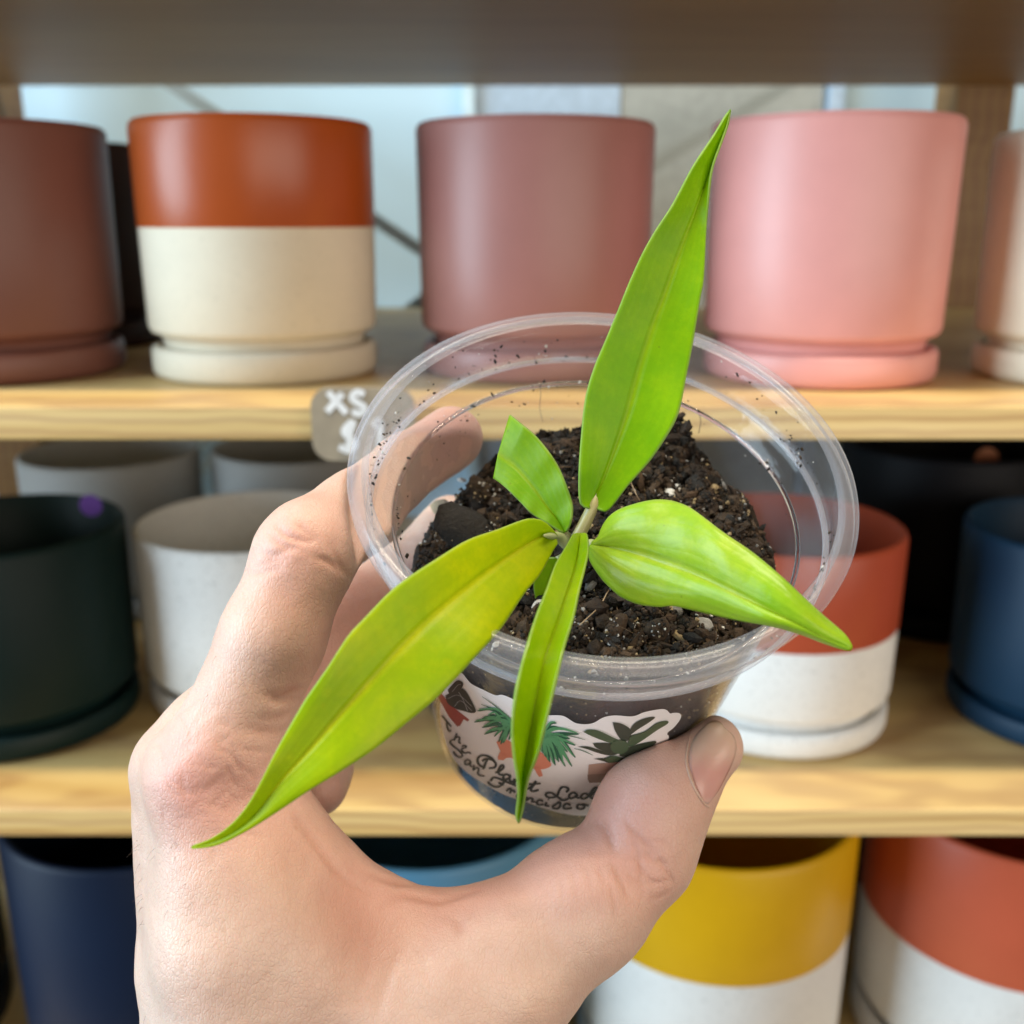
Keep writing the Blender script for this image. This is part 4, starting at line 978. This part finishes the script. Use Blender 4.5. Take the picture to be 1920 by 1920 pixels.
# fine unevenness
NZ = np.array([mnoise.noise(Vector(p * 130)) * .00022 + mnoise.noise(Vector(p * 420)) * .00007 for p in HV])
HV += HN * NZ[:, None]
def mat_skin():
    t = NT('skin'); v = t.coord('Object')
    big = t.noise(42, 4, .6, v); mid = t.noise(190, 4, .6, v); fine = t.noise(1700, 4, .65, v)
    at_ = t.n('ShaderNodeAttribute', attribute_name='redness'); ac = t.n('ShaderNodeAttribute', attribute_name='crease')
    base = t.ramp(big, [(.28, (.555, .358, .275)), (.5, (.615, .430, .342)), (.74, (.665, .492, .405))])
    base = t.mix(t.math('MULTIPLY', t.ramp(mid, [(.36, (1, 1, 1)), (.62, (0, 0, 0))]), .30), base, (.57, .35, .275))
    rf = t.n('ShaderNodeMath', operation='MINIMUM'); t.l(at_.outputs['Fac'], rf.inputs[0]); rf.inputs[1].default_value = 1.0
    base = t.mix(t.math('MULTIPLY', rf.outputs[0], .74), base, (.61, .275, .23))
    base = t.mix(t.math('MULTIPLY', ac.outputs['Fac'], .38), base, (.42, .17, .11))
    vo = t.n('ShaderNodeTexVoronoi', feature='DISTANCE_TO_EDGE'); vo.inputs['Scale'].default_value = 1500
    wob = t.n('ShaderNodeVectorMath', operation='ADD'); nn = t.n('ShaderNodeTexNoise'); nn.inputs['Scale'].default_value = 300; t.l(v, nn.inputs['Vector'])
    sc2 = t.n('ShaderNodeVectorMath', operation='SCALE'); t.l(nn.outputs['Color'], sc2.inputs[0]); sc2.inputs['Scale'].default_value = .0005
    t.l(t.coord('Object', (1, 1.0, .62), (0, .5, .3)), wob.inputs[0]); t.l(sc2.outputs[0], wob.inputs[1]); t.l(wob.outputs[0], vo.inputs['Vector'])
    vl = t.ramp(vo.outputs[0], [(0, (0, 0, 0)), (.16, (1, 1, 1))])
    base = t.mix(t.math('MULTIPLY', t.math('SUBTRACT', 1.0, vl), .10), base, (.45, .2, .13))
    frk = t.n('ShaderNodeTexVoronoi'); frk.inputs['Scale'].default_value = 120; t.l(v, frk.inputs['Vector'])
    base = t.mix(t.math('MULTIPLY', t.ramp(frk.outputs['Distance'], [(.035, (1, 1, 1)), (.08, (0, 0, 0))]), .22), base, (.36, .17, .09))
    h = t.math('ADD', t.math('MULTIPLY', vl, .8), t.math('MULTIPLY', fine, .7))
    v3 = t.n('ShaderNodeTexVoronoi', feature='DISTANCE_TO_EDGE'); v3.inputs['Scale'].default_value = 520
    t.l(t.coord('Object', (1.7, 1.0, .55), (.4, .2, -.7)), v3.inputs['Vector'])
    v3l = t.ramp(v3.outputs[0], [(0, (0, 0, 0)), (.07, (1, 1, 1))])
    base = t.mix(t.math('MULTIPLY', t.math('SUBTRACT', 1.0, v3l), .07), base, (.42, .2, .14)); p_base = base
    h = t.math('ADD', h, t.math('MULTIPLY', v3l, .7))
    nor = t.bump(h, .27, .00020, t.bump(mid, .18, .0006))
    p = t.pbsdf(base, .43, nor, Specular_IOR_Level=.48, Subsurface_Weight=.24, Subsurface_Scale=.0022)
    p.inputs['Subsurface Radius'].default_value = (1.0, .34, .18)
    return t.done(p)
M_SKIN = mat_skin()
hand = mesh_obj('hand', W(HV), HF if not FLIP else HF, M_SKIN)
me = hand.data
for nm, arr in (('redness', REDN), ('crease', CREASE)):
    a_ = me.attributes.new(nm, 'FLOAT', 'POINT'); a_.data.foreach_set('value', arr.astype(np.float32))
bm = bmesh.new(); bm.from_mesh(me); bmesh.ops.recalc_face_normals(bm, faces=bm.faces); bm.to_mesh(me); bm.free()
tag(hand, 'bare left hand with pale skin gripping the clear cup between fingers and thumb', 'hand')
# thumb nail : a curved plate lying on the thumb
def mat_nail():
    t = NT('nail'); v = t.coord('UV'); sep = t.n('ShaderNodeSeparateXYZ'); t.l(v, sep.inputs[0])
    c = t.ramp(sep.outputs[1], [(0, (.62, .42, .36)), (.10, (.58, .31, .275)), (.42, (.585, .30, .265)), (.66, (.60, .39, .31)), (.90, (.61, .43, .33)), (.965, (.52, .36, .25)), (1, (.42, .27, .17))])
    n = t.noise(240, 3, .6, t.coord('Object'))
    c = t.mix(t.math('MULTIPLY', n, .25), c, (.60, .37, .30))
    p = t.pbsdf(c, .26, t.bump(t.noise(500, 3, .6, t.coord('UV', (9, .35, 1))), .07, .0003), Subsurface_Weight=.25, Subsurface_Scale=.0015)
    return t.done(p)
NL = catmull([(1322, 1506), (1306, 1478), (1296, 1450), (1291, 1423), (1296, 1396), (1308, 1374), (1322, 1362)], 26)
NR_ = catmull([(1328, 1508), (1345, 1486), (1360, 1459), (1374, 1430), (1381, 1403), (1376, 1380), (1356, 1364)], 26)
_bv2 = BVHTree.FromPolygons([Vector(p) for p in HV], HF)
def hit2(px, py):
    hit = _bv2.ray_cast(Vector((0, 0, 0)), Vector(ray(px, py)).normalized())
    return hit
V, UV = [], []
MW = 14
for i in range(26):
    for j in range(MW + 1):
        u_ = j / MW; s01 = i / 25; p = NL[i] * (1 - u_) + NR_[i] * u_
        p = p + np.array([0.3, -1]) * (9 * math.sin(math.pi * u_) * max(0, s01 - .7) / .3)
        hit = hit2(*p); q = np.array(hit[0]) if hit[0] is not None else V[-1]
        nn_ = np.array(hit[1]) if hit[0] is not None else np.array([0, 0, -1.]);
        if nn_ @ q > 0: nn_ = -nn_
        edge_ = min(1, min(u_, 1 - u_) / .12) * min(1, s01 / .15)
        V.append(q + nn_ * (.00005 + .00042 * edge_)); UV.append((u_, s01))
V = np.array(V).reshape(26, MW + 1, 3)
for it in range(10):
    Q = V.copy(); Q[1:-1, 1:-1] = (V[:-2, 1:-1] + V[2:, 1:-1] + V[1:-1, :-2] + V[1:-1, 2:]) / 4; V = .6 * Q + .4 * V
k = MW + 1
Fc = [(i * k + j, i * k + j + 1, (i + 1) * k + j + 1, (i + 1) * k + j) for i in range(25) for j in range(MW)]
nail = mesh_obj('thumbnail', W(V.reshape(-1, 3)), Fc, mat_nail(), hand, uvs=UV)
md = nail.modifiers.new('thickness', 'SOLIDIFY'); md.thickness = .00035; md.offset = -1

# cuticle fold round the nail and a few fine hairs on the edge of the hand
def on2(px, py, lift):
    h = hit2(px, py)
    if h[0] is None: return None
    q = np.array(h[0]); n_ = np.array(h[1]); n_ = -n_ if n_ @ q > 0 else n_
    return q + n_ * lift
cq = [on2(*p, .00006) for p in catmull([(1299, 1368), (1292, 1388), (1286, 1424), (1292, 1453), (1303, 1480), (1320, 1507), (1330, 1514)], 36)]
cq = np.array([q for q in cq if q is not None])
v, f = tube(W(cq), np.interp(np.linspace(0, 1, len(cq)), [0, .15, .5, .85, 1], [.00003, .00010, .00020, .00024, .00004]), 8)
mesh_obj('cuticle', v, f, M_SKIN, hand)
hv, hf = [], []
for i in range(26):
    px, py = RNG.uniform(262, 420), RNG.uniform(1560, 1905)
    if i < 12: px = 250 + (py - 1560) * .055 + RNG.uniform(4, 12)
    if 12 <= i < 16: px, py = RNG.uniform(360, 520), RNG.uniform(1170, 1330)
    q = on2(px, py, 0)
    if q is None: continue
    L_ = RNG.uniform(.0012, .0026); d = np.array([-.5 + RNG.normal() * .3, -.75 + RNG.normal() * .2, -.35]); d /= np.linalg.norm(d)
    Q = catmull(np.array([q, q + d * L_ * .5 + np.array([-.0001, 0, -.0001]), q + d * L_ + np.array([0, -.0002, 0])]), 7)
    tv, tf = tube(W(Q), np.linspace(.000024, .000008, 7), 5); o_ = len(hv); hv += tv; hf += [tuple(x + o_ for x in q_) for q_ in tf]
ho = mesh_obj('hair', hv, hf, mat_plain('fine_hair', (.12, .07, .04), .5), hand); ho['kind'] = 'stuff'
